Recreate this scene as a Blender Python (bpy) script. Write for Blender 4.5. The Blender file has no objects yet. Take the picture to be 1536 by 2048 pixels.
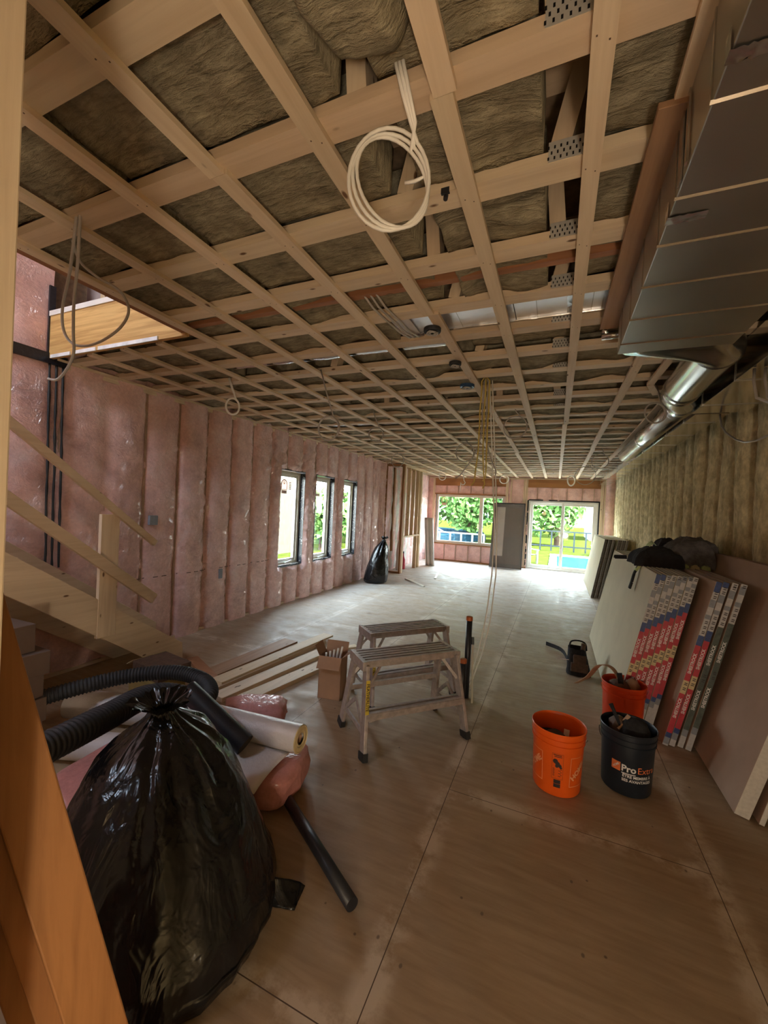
import bpy, bmesh, math, random
from mathutils import Vector, Matrix, noise
R = math.radians
# ------------------------------------------------------------------ camera, light, exposure
SC = bpy.context.scene
cam_data = bpy.data.cameras.new('camera'); cam = bpy.data.objects.new('camera', cam_data); SC.collection.objects.link(cam); SC.camera = cam
yaw, pit, rol = .40389, -.010046, -.049039
F = Vector((-math.sin(yaw)*math.cos(pit), math.cos(yaw)*math.cos(pit), math.sin(pit)))
r0 = Vector((math.cos(yaw), math.sin(yaw), 0)); d0 = F.cross(r0)
rt = r0*math.cos(rol) + d0*math.sin(rol); dn = -r0*math.sin(rol) + d0*math.cos(rol)
cam.matrix_world = Matrix(((rt.x, -dn.x, -F.x, 0), (rt.y, -dn.y, -F.y, 0), (rt.z, -dn.z, -F.z, 1.6), (0, 0, 0, 1)))
cam_data.sensor_fit = 'VERTICAL'; cam_data.sensor_height = 24; cam_data.lens = 24*806.92/2048
cam_data.clip_start = .02; cam_data.clip_end = 200
SC.view_settings.view_transform = 'Standard'; SC.view_settings.look = 'None'
SC.view_settings.gamma = 1; SC.view_settings.use_curve_mapping = False
SC.view_settings.exposure = 1.05
SC.cycles.max_bounces = 9; SC.cycles.diffuse_bounces = 6; SC.cycles.glossy_bounces = 4; SC.cycles.transparent_max_bounces = 10
SC.cycles.sample_clamp_indirect = 6; SC.cycles.use_denoising = True
SC.cycles.caustics_reflective = False; SC.cycles.caustics_refractive = False
W = bpy.data.worlds.new('world'); SC.world = W; W.use_nodes = True
wn = W.node_tree; bg = wn.nodes['Background']
tc = wn.nodes.new('ShaderNodeTexCoord'); sx = wn.nodes.new('ShaderNodeSeparateXYZ'); wr = wn.nodes.new('ShaderNodeValToRGB')
wn.links.new(tc.outputs['Generated'], sx.inputs[0]); wn.links.new(sx.outputs['Z'], wr.inputs[0]); wn.links.new(wr.outputs[0], bg.inputs[0])
wr.color_ramp.elements[0].position = 0.0; wr.color_ramp.elements[0].color = (1, 1, .98, 1)
wr.color_ramp.elements[1].position = .8; wr.color_ramp.elements[1].color = (.62, .78, 1, 1)
bg.inputs[1].default_value = 17
def lamp(name, kind, loc, energy, color, size=.1, rot=None, **kw):
    l = bpy.data.lights.new(name, kind); o = bpy.data.objects.new(name, l); SC.collection.objects.link(o); o.location = loc
    l.energy = energy; l.color = color
    if kind == 'POINT': l.shadow_soft_size = size
    if kind == 'AREA': l.shape = 'RECTANGLE'; l.size = size; l.size_y = kw.get('size_y', size)
    if rot: o.rotation_euler = rot
    return o
def portal(name, loc, sx_, sy_, rot):
    o = lamp(name, 'AREA', loc, 1, (1, 1, 1), sx_, rot, size_y=sy_); o.data.cycles.is_portal = True
portal('door_portal', (.15, 13.06, 1.0), 1.9, 2.1, (R(-90), 0, 0))
portal('far_window_portal', (-2.56, 13.06, 1.35), 2.2, 1.6, (R(-90), 0, 0))
for yy in (5.45, 6.44, 7.41): portal('side_window_portal', (-4.2, yy, 1.35), 1.6, .7, (0, R(-90), 0))
portal('stair_portal', (-3.2, -1.4, 4.4), 1.0, 1.1, (R(90), 0, 0))
# unseen warm fill lamps added behind the camera to brighten the near end
lamp('rear_fill_light', 'POINT', (.55, -1.15, .45), 39, (1, .84, .64), .15)
lamp('warm_fill_light', 'POINT', (-.70, -.80, 1.75), 2.6, (1, .66, .34), .12)

# ------------------------------------------------------------------ materials
def nt(name):
    m = bpy.data.materials.new(name); m.use_nodes = True
    return m, m.node_tree.nodes, m.node_tree.links, m.node_tree.nodes['Principled BSDF']
def coords(N, L, scale=(1, 1, 1), kind='Object', rnd=False, world=False):
    t = N.new('ShaderNodeTexCoord'); mp = N.new('ShaderNodeMapping'); mp.inputs['Scale'].default_value = scale
    src = t.outputs[kind]
    if world: g = N.new('ShaderNodeNewGeometry'); src = g.outputs['Position']
    L.new(src, mp.inputs['Vector'])
    if rnd:
        oi = N.new('ShaderNodeObjectInfo'); mm = N.new('ShaderNodeMath'); mm.operation = 'MULTIPLY'; mm.inputs[1].default_value = 37
        L.new(oi.outputs['Random'], mm.inputs[0]); L.new(mm.outputs[0], mp.inputs['Location'])
    return mp.outputs[0]
def ntex(N, L, v, scale, detail=4, rough=.55, dist=0):
    n = N.new('ShaderNodeTexNoise'); n.inputs['Scale'].default_value = scale; n.inputs['Detail'].default_value = detail
    n.inputs['Roughness'].default_value = rough; n.inputs['Distortion'].default_value = dist; L.new(v, n.inputs['Vector']); return n.outputs['Fac']
def ramp(N, L, f, stops):
    r = N.new('ShaderNodeValToRGB'); e = r.color_ramp.elements
    while len(e) < len(stops): e.new(.5)
    for k, (p, c) in enumerate(stops): e[k].position = p; e[k].color = (*c, 1) if len(c) == 3 else c
    L.new(f, r.inputs[0]); return r.outputs[0]
def mix(N, L, f, a, b, mode='MIX'):
    m = N.new('ShaderNodeMix'); m.data_type = 'RGBA'; m.blend_type = mode
    for s, v in ((m.inputs[0], f), (m.inputs[6], a), (m.inputs[7], b)):
        if isinstance(v, (int, float)): s.default_value = v
        elif isinstance(v, tuple): s.default_value = (*v, 1)
        else: L.new(v, s)
    return m.outputs[2]
def bump(N, L, b, h, strength=.3, dist=.01, coat=False):
    u = N.new('ShaderNodeBump'); u.inputs['Strength'].default_value = strength; u.inputs['Distance'].default_value = dist
    L.new(h, u.inputs['Height']); L.new(u.outputs[0], b.inputs['Coat Normal' if coat else 'Normal']); return u
def plain(name, col, rough=.5, metal=0, var=.15, nscale=12, bmp=.05, coat=0, bscale=60):
    m, N, L, b = nt(name); v = coords(N, L)
    f = ntex(N, L, v, nscale)
    c = ramp(N, L, f, [(.3, tuple(x*(1-var) for x in col)), (.7, tuple(min(1, x*(1+var)) for x in col))])
    L.new(c, b.inputs['Base Color']); b.inputs['Roughness'].default_value = rough; b.inputs['Metallic'].default_value = metal
    b.inputs['Coat Weight'].default_value = coat
    if bmp: bump(N, L, b, ntex(N, L, v, bscale), bmp, .01)
    return m
def wood(name, axis, light, dark, knot=True, rough=.65):
    m, N, L, b = nt(name); s = [28, 28, 28]; s['xyz'.index(axis)] = 1.3
    v = coords(N, L, tuple(s), rnd=True); g = ntex(N, L, v, 1, 5, .6, .6)
    s2 = [3, 3, 3]; s2['xyz'.index(axis)] = .6; v2 = coords(N, L, tuple(s2), rnd=True); g2 = ntex(N, L, v2, 1, 2)
    c = ramp(N, L, g, [(.25, dark), (.6, light)]); c2 = ramp(N, L, g2, [(.3, (.82, .78, .74)), (.7, (1.06, 1.02, 1))])
    c = mix(N, L, .8, c, c2, 'MULTIPLY')
    oi = N.new('ShaderNodeObjectInfo'); oc = ramp(N, L, oi.outputs['Random'], [(0, (.86, .8, .74)), (.5, (1, .97, .93)), (1, (.95, .95, .9))])
    c = mix(N, L, 1.0, c, oc, 'MULTIPLY')
    if knot:
        s3 = [11, 11, 11]; s3['xyz'.index(axis)] = 4.5
        v3 = coords(N, L, tuple(s3), rnd=True); vo = N.new('ShaderNodeTexVoronoi'); vo.inputs['Scale'].default_value = 1; L.new(v3, vo.inputs['Vector'])
        k = ramp(N, L, vo.outputs['Distance'], [(.06, (1, 1, 1)), (.11, (0, 0, 0))])
        c = mix(N, L, k, c, (.16, .08, .035))
    L.new(c, b.inputs['Base Color']); b.inputs['Roughness'].default_value = rough
    bump(N, L, b, g, .15, .004); return m
PINE = ((.80, .68, .52), (.67, .54, .39)); AMB = ((.38, .18, .06), (.25, .11, .03)); RED = ((.42, .20, .10), (.30, .13, .06))
M = {}
for ax in 'xyz':
    M['pine_'+ax] = wood('pine_'+ax, ax, *PINE); M['amber_'+ax] = wood('amber_'+ax, ax, *AMB, knot=False); M['red_'+ax] = wood('red_'+ax, ax, *RED)
    M['pale_'+ax] = wood('pale_'+ax, ax, (.74, .62, .43), (.64, .51, .33))
M['brownboard_y'] = wood('brownboard', 'y', (.46, .29, .17), (.34, .20, .11))
M['fir_ply'] = wood('fir_ply', 'x', (.76, .50, .20), (.40, .20, .05), knot=False)
def floor_mat():
    m, N, L, b = nt('plywood_floor'); v = coords(N, L, world=True)
    g = ntex(N, L, coords(N, L, (3, 26, 1), world=True), 1, 6, .65, .4); big = ntex(N, L, v, .9, 4, .6, .4)
    c = ramp(N, L, g, [(.3, (.35, .25, .155)), (.65, (.46, .345, .225))])
    c = mix(N, L, .7, c, ramp(N, L, big, [(.3, (.72, .66, .6)), (.72, (1.1, 1.06, 1.02))]), 'MULTIPLY')
    def brick(mortar, smooth):
        br = N.new('ShaderNodeTexBrick'); mp = N.new('ShaderNodeMapping'); mp.inputs['Location'].default_value = (2.44*3+.07, 1.22*4+.05-.35, 0)
        geo = N.new('ShaderNodeNewGeometry'); sw = N.new('ShaderNodeSeparateXYZ'); cb = N.new('ShaderNodeCombineXYZ')
        L.new(geo.outputs['Position'], sw.inputs[0]); L.new(sw.outputs[1], cb.inputs[0]); L.new(sw.outputs[0], cb.inputs[1])
        mp.inputs['Location'].default_value = (-2.30+2.44*4, .49+1.22*5, 0); L.new(cb.outputs[0], mp.inputs[0]); L.new(mp.outputs[0], br.inputs[0])
        br.offset = .5; br.inputs['Scale'].default_value = 1; br.inputs['Brick Width'].default_value = 2.44; br.inputs['Row Height'].default_value = 1.22
        br.inputs['Mortar Size'].default_value = mortar; br.inputs['Mortar Smooth'].default_value = smooth
        return br.outputs['Fac']
    # dust scuffed along the sheet joints, patchy
    dn_ = N.new('ShaderNodeMath'); dn_.operation = 'MULTIPLY'
    L.new(brick(.10, 1.0), dn_.inputs[0]); L.new(ramp(N, L, ntex(N, L, v, 3, 6, .7), [(.44, (0, 0, 0)), (.60, (1, 1, 1))]), dn_.inputs[1])
    bo_ = N.new('ShaderNodeMath'); bo_.operation = 'MULTIPLY'; bo_.use_clamp = True; bo_.inputs[1].default_value = 1.5; L.new(dn_.outputs[0], bo_.inputs[0])
    c = mix(N, L, bo_.outputs[0], c, (.60, .49, .37))
    # pale patches growing stronger toward the far end of the room
    g2 = N.new('ShaderNodeNewGeometry'); s2 = N.new('ShaderNodeSeparateXYZ'); L.new(g2.outputs['Position'], s2.inputs[0])
    mr = N.new('ShaderNodeMapRange'); mr.inputs[1].default_value = 2.6; mr.inputs[2].default_value = 8.5; mr.inputs[3].default_value = 0; mr.inputs[4].default_value = .75
    L.new(s2.outputs[1], mr.inputs[0]); dm = N.new('ShaderNodeMath'); dm.operation = 'MULTIPLY'
    L.new(mr.outputs[0], dm.inputs[0]); L.new(ramp(N, L, ntex(N, L, coords(N, L, (1, 2.4, 1), world=True), 2.2, 8, .75), [(.36, (.15, .15, .15)), (.56, (1, 1, 1))]), dm.inputs[1])
    c = mix(N, L, dm.outputs[0], c, (.50, .475, .44))
    c = mix(N, L, brick(.0022, .2), c, (.10, .06, .035))
    vo = N.new('ShaderNodeTexVoronoi'); vo.inputs['Scale'].default_value = 5.5; L.new(v, vo.inputs['Vector'])
    c = mix(N, L, ramp(N, L, vo.outputs['Distance'], [(.02, (.8, .8, .8)), (.042, (0, 0, 0))]), c, (.10, .06, .04))
    vo2 = N.new('ShaderNodeTexVoronoi'); vo2.inputs['Scale'].default_value = 8; L.new(coords(N, L, (1, .7, 1), world=True), vo2.inputs['Vector'])
    c = mix(N, L, ramp(N, L, vo2.outputs['Distance'], [(.035, (.8, .8, .8)), (.062, (0, 0, 0))]), c, (.14, .10, .075))
    sw_ = ramp(N, L, ntex(N, L, coords(N, L, (1.5, 5, 1), world=True), 2.0, 6, .7, 2.5), [(.47, (0, 0, 0)), (.5, (.5, .5, .5)), (.53, (0, 0, 0))]); sm_ = N.new('ShaderNodeMath'); sm_.operation = 'MULTIPLY'; L.new(sw_, sm_.inputs[0]); L.new(mr.outputs[0], sm_.inputs[1]); c = mix(N, L, sm_.outputs[0], c, (.72, .64, .55))
    st = ramp(N, L, ntex(N, L, v, 2.6, 3), [(.66, (0, 0, 0)), (.75, (.55, .55, .55))]); c = mix(N, L, st, c, (.20, .13, .085))
    L.new(c, b.inputs['Base Color']); b.inputs['Roughness'].default_value = .62
    L.new(ramp(N, L, ntex(N, L, v, 7), [(.3, (.42, .42, .42)), (.7, (.75, .75, .75))]), b.inputs['Roughness'])
    bump(N, L, b, g, .12, .004); return m
M['floor'] = floor_mat()
def wool(name, light, dark, sc=(14, 60, 14), bs=1.0):
    m, N, L, b = nt(name); v = coords(N, L, sc, world=True); w = ntex(N, L, v, 1, 3, .6, .5)
    v1 = coords(N, L, world=True); a = ntex(N, L, v1, 9, 6, .65); f = ntex(N, L, v1, 160, 3, .7)
    c = ramp(N, L, a, [(.3, dark), (.68, light)]); c = mix(N, L, .75, c, ramp(N, L, w, [(.3, (.6, .58, .52)), (.65, (1.15, 1.12, 1.05))]), 'MULTIPLY')
    L.new(c, b.inputs['Base Color']); b.inputs['Roughness'].default_value = .95; b.inputs['Specular IOR Level'].default_value = .1
    ad = N.new('ShaderNodeMath'); ad.operation = 'MULTIPLY_ADD'; L.new(f, ad.inputs[0]); ad.inputs[1].default_value = .35; L.new(w, ad.inputs[2])
    bump(N, L, b, ad.outputs[0], bs, .012); return m
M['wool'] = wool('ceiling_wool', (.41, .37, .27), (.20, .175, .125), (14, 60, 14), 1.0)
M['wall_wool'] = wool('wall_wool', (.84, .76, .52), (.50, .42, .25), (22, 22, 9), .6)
def pink(name, base=(.56, .27, .23), coat=1.0, film=1.0):
    m, N, L, b = nt(name); v = coords(N, L, world=True); n = ntex(N, L, v, 3.2, 6, .65); n2 = ntex(N, L, v, 34, 4, .7)
    c = ramp(N, L, n, [(.3, tuple(x*.72 for x in base)), (.52, base), (.75, (base[0]*1.12, base[1]*1.35, base[2]*1.4))])
    c = mix(N, L, .5, c, ramp(N, L, n2, [(.3, (.75, .72, .72)), (.7, (1.1, 1.1, 1.1))]), 'MULTIPLY')
    L.new(c, b.inputs['Base Color']); b.inputs['Roughness'].default_value = .9
    bump(N, L, b, n2, .5, .008)
    b.inputs['Coat Weight'].default_value = coat; b.inputs['Coat Roughness'].default_value = .2; b.inputs['Coat IOR'].default_value = 2.0
    wv = ntex(N, L, coords(N, L, (6, 6, 9), world=True), 1, 4, .55, 2.2)
    bump(N, L, b, ramp(N, L, wv, [(.40, (0, 0, 0)), (.5, (1, 1, 1)), (.60, (0, 0, 0))]), film*.8, .014, coat=True); return m
M['pink'] = pink('pink_film', base=(.82, .51, .46)); M['pinkbag'] = pink('pink_bag', (.62, .26, .24), .5, .35)
M['studfilm'] = plain('stud_under_film', (.42, .28, .20), .5, coat=.4, nscale=20)
M['silverfilm'] = pink('silver_film', (.42, .37, .30), .9, .9)
def galv(name, col=(.50, .49, .46), rough=.27, b_=.08):
    m, N, L, b = nt(name); v = coords(N, L); n = ntex(N, L, v, 2.5, 2); n2 = ntex(N, L, v, 60, 2)
    L.new(ramp(N, L, n, [(.3, tuple(x*.85 for x in col)), (.7, col)]), b.inputs['Base Color']); b.inputs['Metallic'].default_value = 1
    L.new(ramp(N, L, n, [(.2, (rough-.03,)*3), (.8, (rough+.04,)*3)]), b.inputs['Roughness'])
    if b_ > .5: bump(N, L, b, n, b_, .006)
    return m
M['galv'] = galv('galvanized', (.60, .58, .54), .33); M['galv_bright'] = galv('galvanized_pipe', (.72, .72, .70), .2); M['galv_mirror'] = galv('galvanized_trunk', (.74, .72, .66), .12, .12)
M['foil'] = galv('foil', (.85, .86, .88), .22, 1.0); M['foil'].node_tree.nodes['Noise Texture'].inputs['Scale'].default_value = 12
M['foilsheet'] = plain('foil_faced_board', (.95, .95, .97), .38, .9, .05, 5, .1)
M['alu'] = plain('aluminium', (.50, .45, .43), .45, .45, .2, 25, .1)
M['black'] = plain('black_plastic', (.012, .012, .014), .35, 0, .3)
M['black_rubber'] = plain('black_rubber', (.02, .02, .022), .6)
M['abs'] = plain('black_pipe', (.018, .019, .024), .38)
M['cap'] = plain('orange_cap', (.50, .13, .035), .5)
M['white'] = plain('white_vinyl', (.78, .76, .71), .35, 0, .03); M['cream'] = plain('cream_frame', (.70, .66, .56), .4, 0, .04)
M['cable'] = plain('white_cable', (.88, .86, .80), .4, 0, .03, 12, 0); M['cable_grey'] = plain('grey_cable', (.42, .38, .34), .45, 0, .05, 12, 0)
M['cable_yellow'] = plain('yellow_cable', (.62, .46, .10), .45, 0, .05, 12, 0)
M['orange'] = plain('orange_plastic', (.85, .125, .012), .33, 0, .06, 5, .02); M['navy'] = plain('navy_plastic', (.012, .018, .028), .38, 0, .1)
M['orange_red'] = plain('red_orange_plastic', (.78, .07, .012), .33, 0, .06, 5, .02)
M['print_white'] = plain('print_white', (.80, .80, .80), .5, bmp=0); M['print_black'] = plain('print_black', (.03, .02, .02), .5, bmp=0)
M['print_orange'] = plain('print_orange', (.75, .20, .07), .5, bmp=0); M['print_pale'] = plain('print_pale_orange', (.95, .42, .22), .5, bmp=0)
M['board'] = plain('drywall_face', (.62, .57, .42), .8, 0, .05, 4, .03); M['board_grey'] = plain('drywall_back', (.42, .29, .21), .85, 0, .07, 5, .04)
M['board_edge'] = plain('drywall_edge', (.55, .52, .46), .9, 0, .15, 60, .6); M['board_weather'] = plain('weathered_tape', (.14, .115, .095), .8, 0, .4, 30, .2)
M['gypsum'] = plain('gypsum', (.60, .57, .52), .9, 0, .1, 50, .3)
M['tape_white'] = plain('tape_white', (.50, .49, .50), .5, 0, .1, 60, 0); M['tape_grey'] = plain('tape_grey', (.24, .26, .30), .5, 0, .1, 60, 0)
M['tape_blue'] = plain('tape_blue', (.03, .06, .20), .5, 0, .2, 60, 0); M['tape_red'] = plain('tape_red', (.48, .03, .05), .5, 0, .15, 30, 0)
M['tape_yellow'] = plain('tape_yellow', (.62, .50, .28), .5, 0, .1, 60, 0); M['tape_green'] = plain('tape_green', (.08, .10, .085), .6, 0, .3, 30, .2)
M['cardboard'] = plain('cardboard', (.34, .20, .12), .85, 0, .1, 6, .05); M['cardboard_dark'] = plain('brown_cardboard', (.15, .10, .075), .85, 0, .1, 6, .05)
M['fabric_black'] = plain('black_fabric', (.02, .02, .024), .9, 0, .3, 40, .4); M['fabric_grey'] = plain('grey_fabric', (.15, .14, .145), .95, 0, .25, 30, .5)
M['leather'] = plain('brown_leather', (.10, .055, .035), .6, 0, .3, 30, .3); M['tan'] = plain('tan_strap', (.46, .28, .16), .7)
M['lime'] = plain('lime_trim', (.45, .55, .25), .7); M['membrane'] = plain('black_membrane', (.012, .014, .022), .3, 0, .5, 40, .2)
M['caulk'] = plain('foam_sealant', (.35, .34, .32), .6, 0, .6, 40, .6); M['blue_box'] = plain('blue_plastic', (.02, .07, .16), .4)
M['poly'] = plain('white_poly_sheet', (.62, .58, .56), .3, 0, .08, 4, .3); M['osb'] = plain('subfloor_deck', (.22, .15, .09), .85, 0, .3, 20, .2)
M['plate'] = plain('connector_plate', (.50, .48, .44), .5, .2, .1, 30, 0)
M['silverw'] = pink('silver_wall_film', (.62, .58, .52), 1.0, 1.0)
M['yellow_tag'] = plain('yellow_label', (.65, .50, .05), .5, bmp=0)
M['yellow_box'] = plain('yellow_wood_box', (.30, .20, .06), .8)
def bagmat():
    m, N, L, b = nt('black_bag_film'); v = coords(N, L, (6, 6, 1.6)); n = ntex(N, L, v, 1, 3, .5, 1.2); n2 = ntex(N, L, coords(N, L), 9, 3, .5, 1)
    b.inputs['Base Color'].default_value = (.008, .008, .009, 1); b.inputs['Roughness'].default_value = .2; b.inputs['Specular IOR Level'].default_value = .5
    ad = N.new('ShaderNodeMath'); ad.operation = 'MULTIPLY_ADD'; L.new(n2, ad.inputs[0]); ad.inputs[1].default_value = .3; L.new(n, ad.inputs[2])
    bump(N, L, b, ad.outputs[0], .5, .05); return m
M['bag'] = bagmat()
def glass():
    m = bpy.data.materials.new('window_glass'); m.use_nodes = True; N = m.node_tree.nodes; L = m.node_tree.links; N.clear()
    o = N.new('ShaderNodeOutputMaterial'); mx = N.new('ShaderNodeMixShader'); t = N.new('ShaderNodeBsdfTransparent'); g = N.new('ShaderNodeBsdfGlossy'); f = N.new('ShaderNodeValue')
    t.inputs[0].default_value = (.93, .97, .96, 1); g.inputs['Roughness'].default_value = .02; f.outputs[0].default_value = .05
    L.new(f.outputs[0], mx.inputs[0]); L.new(t.outputs[0], mx.inputs[1]); L.new(g.outputs[0], mx.inputs[2]); L.new(mx.outputs[0], o.inputs[0]); return m
M['glass'] = glass()
def filmmat():
    m = bpy.data.materials.new('clear_wrap_film'); m.use_nodes = True; N = m.node_tree.nodes; L = m.node_tree.links; b = N['Principled BSDF']
    b.inputs['Base Color'].default_value = (.6, .55, .5, 1); b.inputs['Roughness'].default_value = .25; b.inputs['Alpha'].default_value = .28; b.inputs['Coat Weight'].default_value = .6
    v = coords(N, L, (14, 14, 3)); bump(N, L, b, ntex(N, L, v, 1, 4, .6, 1.5), .8, .03); return m
M['film'] = filmmat()
M['mesh_dark'] = plain('dark_screen', (.055, .04, .035), .6, 0, .15)
M['lawn'] = plain('lawn_grass', (.020, .027, .005), .95, 0, .35, 3, .3); M['leaf'] = plain('leaf', (.055, .115, .03), .8, 0, .5, 2, 0); M['leaf2'] = plain('leaf_bluegreen', (.035, .095, .055), .8, 0, .5, 2, 0)
M['bark'] = plain('bark', (.05, .035, .025), .9); M['stonepath'] = plain('path_stone', (.05, .048, .046), .9, 0, .1, 2); M['stone'] = plain('patio_stone', (.55, .54, .53), .9, 0, .1, 2)
M['pool'] = plain('pool_water', (.007, .020, .030), .3, 0, .25, 1.5, .05, bscale=3); M['housewall'] = plain('white_siding', (.22, .22, .23), .8, 0, .05); M['brick'] = plain('pale_brick', (.045, .036, .030), .9, 0, .12, 8)
M['fencegrey'] = plain('fence_paint', (.03, .038, .042), .7); M['chairwhite'] = plain('painted_chair', (.12, .12, .12), .6); M['upper'] = plain('upper_wall', (.36, .28, .27), .9, 0, .2, 4)

# ------------------------------------------------------------------ mesh helpers
class MB:
    def __init__(s): s.v = []; s.f = []; s.mi = []; s.cur = 0
    def add(s, vs, fs):
        n = len(s.v); s.v += [Vector(p) for p in vs]
        for q in fs: s.f.append(tuple(i+n for i in q)); s.mi.append(s.cur)
        return s
    def box(s, lo, hi):
        x0, y0, z0 = lo; x1, y1, z1 = hi
        return s.add([(x0, y0, z0), (x1, y0, z0), (x1, y1, z0), (x0, y1, z0), (x0, y0, z1), (x1, y0, z1), (x1, y1, z1), (x0, y1, z1)],
                     [(0, 3, 2, 1), (4, 5, 6, 7), (0, 1, 5, 4), (1, 2, 6, 5), (2, 3, 7, 6), (3, 0, 4, 7)])
    def frame(s, o, u, v, w):      # box spanned by three edge vectors
        o, u, v, w = map(Vector, (o, u, v, w)); P = [o, o+u, o+u+v, o+v]; P += [p+w for p in P]
        fs = [(0, 3, 2, 1), (4, 5, 6, 7), (0, 1, 5, 4), (1, 2, 6, 5), (2, 3, 7, 6), (3, 0, 4, 7)]
        if u.cross(v).dot(w) < 0: fs = [f[::-1] for f in fs]
        return s.add(P, fs)
    def beam(s, a, b, w, h, up=(0, 0, 1)):   # w across, h along up
        a, b = Vector(a), Vector(b); d = (b-a).normalized(); up = Vector(up); sd = d.cross(up).normalized(); up = sd.cross(d).normalized()
        return s.frame(a-sd*w/2-up*h/2, b-a, sd*w, up*h)
    def ring(s, c, u, v, r, n): return [Vector(c)+Vector(u)*math.cos(2*math.pi*k/n)*r+Vector(v)*math.sin(2*math.pi*k/n)*r for k in range(n)]
    def tube(s, pts, r, n=10, caps=True, radii=None):
        pts = [Vector(p) for p in pts]; base = len(s.v); up = None
        for i, p in enumerate(pts):
            t = (pts[min(i+1, len(pts)-1)]-pts[max(i-1, 0)]).normalized()
            if up is None: up = Vector((0, 0, 1)) if abs(t.z) < .9 else Vector((1, 0, 0))
            u = t.cross(up).normalized(); v = u.cross(t).normalized(); up = v
            s.v += s.ring(p, u, v, radii[i] if radii else r, n)
        for i in range(len(pts)-1):
            for k in range(n):
                a = base+i*n+k; b_ = base+i*n+(k+1) % n; s.f.append((a, b_, b_+n, a+n)); s.mi.append(s.cur)
        if caps:
            s.f.append(tuple(base+k for k in reversed(range(n)))); s.mi.append(s.cur); e = base+(len(pts)-1)*n
            s.f.append(tuple(e+k for k in range(n))); s.mi.append(s.cur)
        return s
    def cyl(s, a, b, r, n=20, r2=None, caps=True): return s.tube([a, b], r, n, caps, [r, r if r2 is None else r2])
    def lathe(s, c, prof, n=36, axis=(0, 0, 1), close=False):
        c = Vector(c); ax = Vector(axis).normalized(); u = ax.orthogonal().normalized(); v = ax.cross(u); base = len(s.v)
        for (r, z) in prof: s.v += s.ring(c+ax*z, u, v, max(r, 1e-4), n)
        for i in range(len(prof)-1):
            for k in range(n):
                a = base+i*n+k; b_ = base+i*n+(k+1) % n; s.f.append((a, b_, b_+n, a+n)); s.mi.append(s.cur)
        return s
    def grid(s, nu, nv, fn, skip=None, flip=False):
        base = len(s.v)
        for i in range(nu+1):
            for j in range(nv+1): s.v.append(Vector(fn(i, j)))
        for i in range(nu):
            for j in range(nv):
                if skip and skip(i, j): continue
                a = base+i*(nv+1)+j; q = (a, a+nv+1, a+nv+2, a+1); s.f.append(q[::-1] if flip else q); s.mi.append(s.cur)
        return s
    def prism(s, pts, d):          # flat outline pushed along d
        pts = [Vector(p) for p in pts]; d = Vector(d); n = len(pts)
        return s.add(pts+[p+d for p in pts], [tuple(range(n))[::-1], tuple(range(n, 2*n))]+[(k, (k+1) % n, (k+1) % n+n, k+n) for k in range(n)])
    def warp(s, fn, start=0):
        for i in range(start, len(s.v)): s.v[i] = Vector(fn(s.v[i]))
        return s
    def build(s, name, mats, parent=None, smooth=False, bevel=0, solid=0, sub=0, fix=False):
        me = bpy.data.meshes.new(name); o = bpy.data.objects.new(name, me)
        if parent is None:
            xs = [p.x for p in s.v]; ys = [p.y for p in s.v]; zs = [p.z for p in s.v]
            org = Vector(((min(xs)+max(xs))/2, (min(ys)+max(ys))/2, min(zs))); o.location = org; WL[o.name] = org
        else: org = WL[parent.name]; o.parent = parent; WL[o.name] = org
        me.from_pydata([p-org for p in s.v], [], s.f); mats = mats if isinstance(mats, (list, tuple)) else [mats]
        for m in mats: me.materials.append(M[m])
        if len(mats) > 1: me.polygons.foreach_set('material_index', s.mi)
        if smooth: me.polygons.foreach_set('use_smooth', [True]*len(me.polygons))
        me.update(); SC.collection.objects.link(o)
        if fix:
            bm = bmesh.new(); bm.from_mesh(me); bmesh.ops.recalc_face_normals(bm, faces=bm.faces); bm.to_mesh(me); bm.free()
        if solid: q = o.modifiers.new('solid', 'SOLIDIFY'); q.thickness = solid; q.offset = -1
        if bevel: q = o.modifiers.new('bevel', 'BEVEL'); q.width = bevel; q.segments = 2; q.limit_method = 'ANGLE'
        if sub: q = o.modifiers.new('sub', 'SUBSURF'); q.levels = sub; q.render_levels = sub
        return o
WL = {}
def tag(o, label=None, cat=None, group=None, kind=None):
    if label: o['label'] = label
    if cat: o['category'] = cat
    if group: o['group'] = group
    if kind: o['kind'] = kind
    return o
def thing(name, loc, label, cat, group=None, kind=None):
    o = bpy.data.objects.new(name, None); SC.collection.objects.link(o); o.location = loc; o.empty_display_size = .1; WL[o.name] = Vector(loc)
    return tag(o, label, cat, group, kind)
def dup(root, loc, rotz=0, label=None, group=None):
    r = root.copy(); SC.collection.objects.link(r); r.location = loc; r.rotation_euler = (0, 0, rotz); WL[r.name] = Vector(loc)
    if label: r['label'] = label
    if group: r['group'] = group
    for ch in list(root.children):
        c = ch.copy(); SC.collection.objects.link(c); c.parent = r
        for g in ch.children:
            d = g.copy(); SC.collection.objects.link(d); d.parent = c
    return r
_txt = {}
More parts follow.
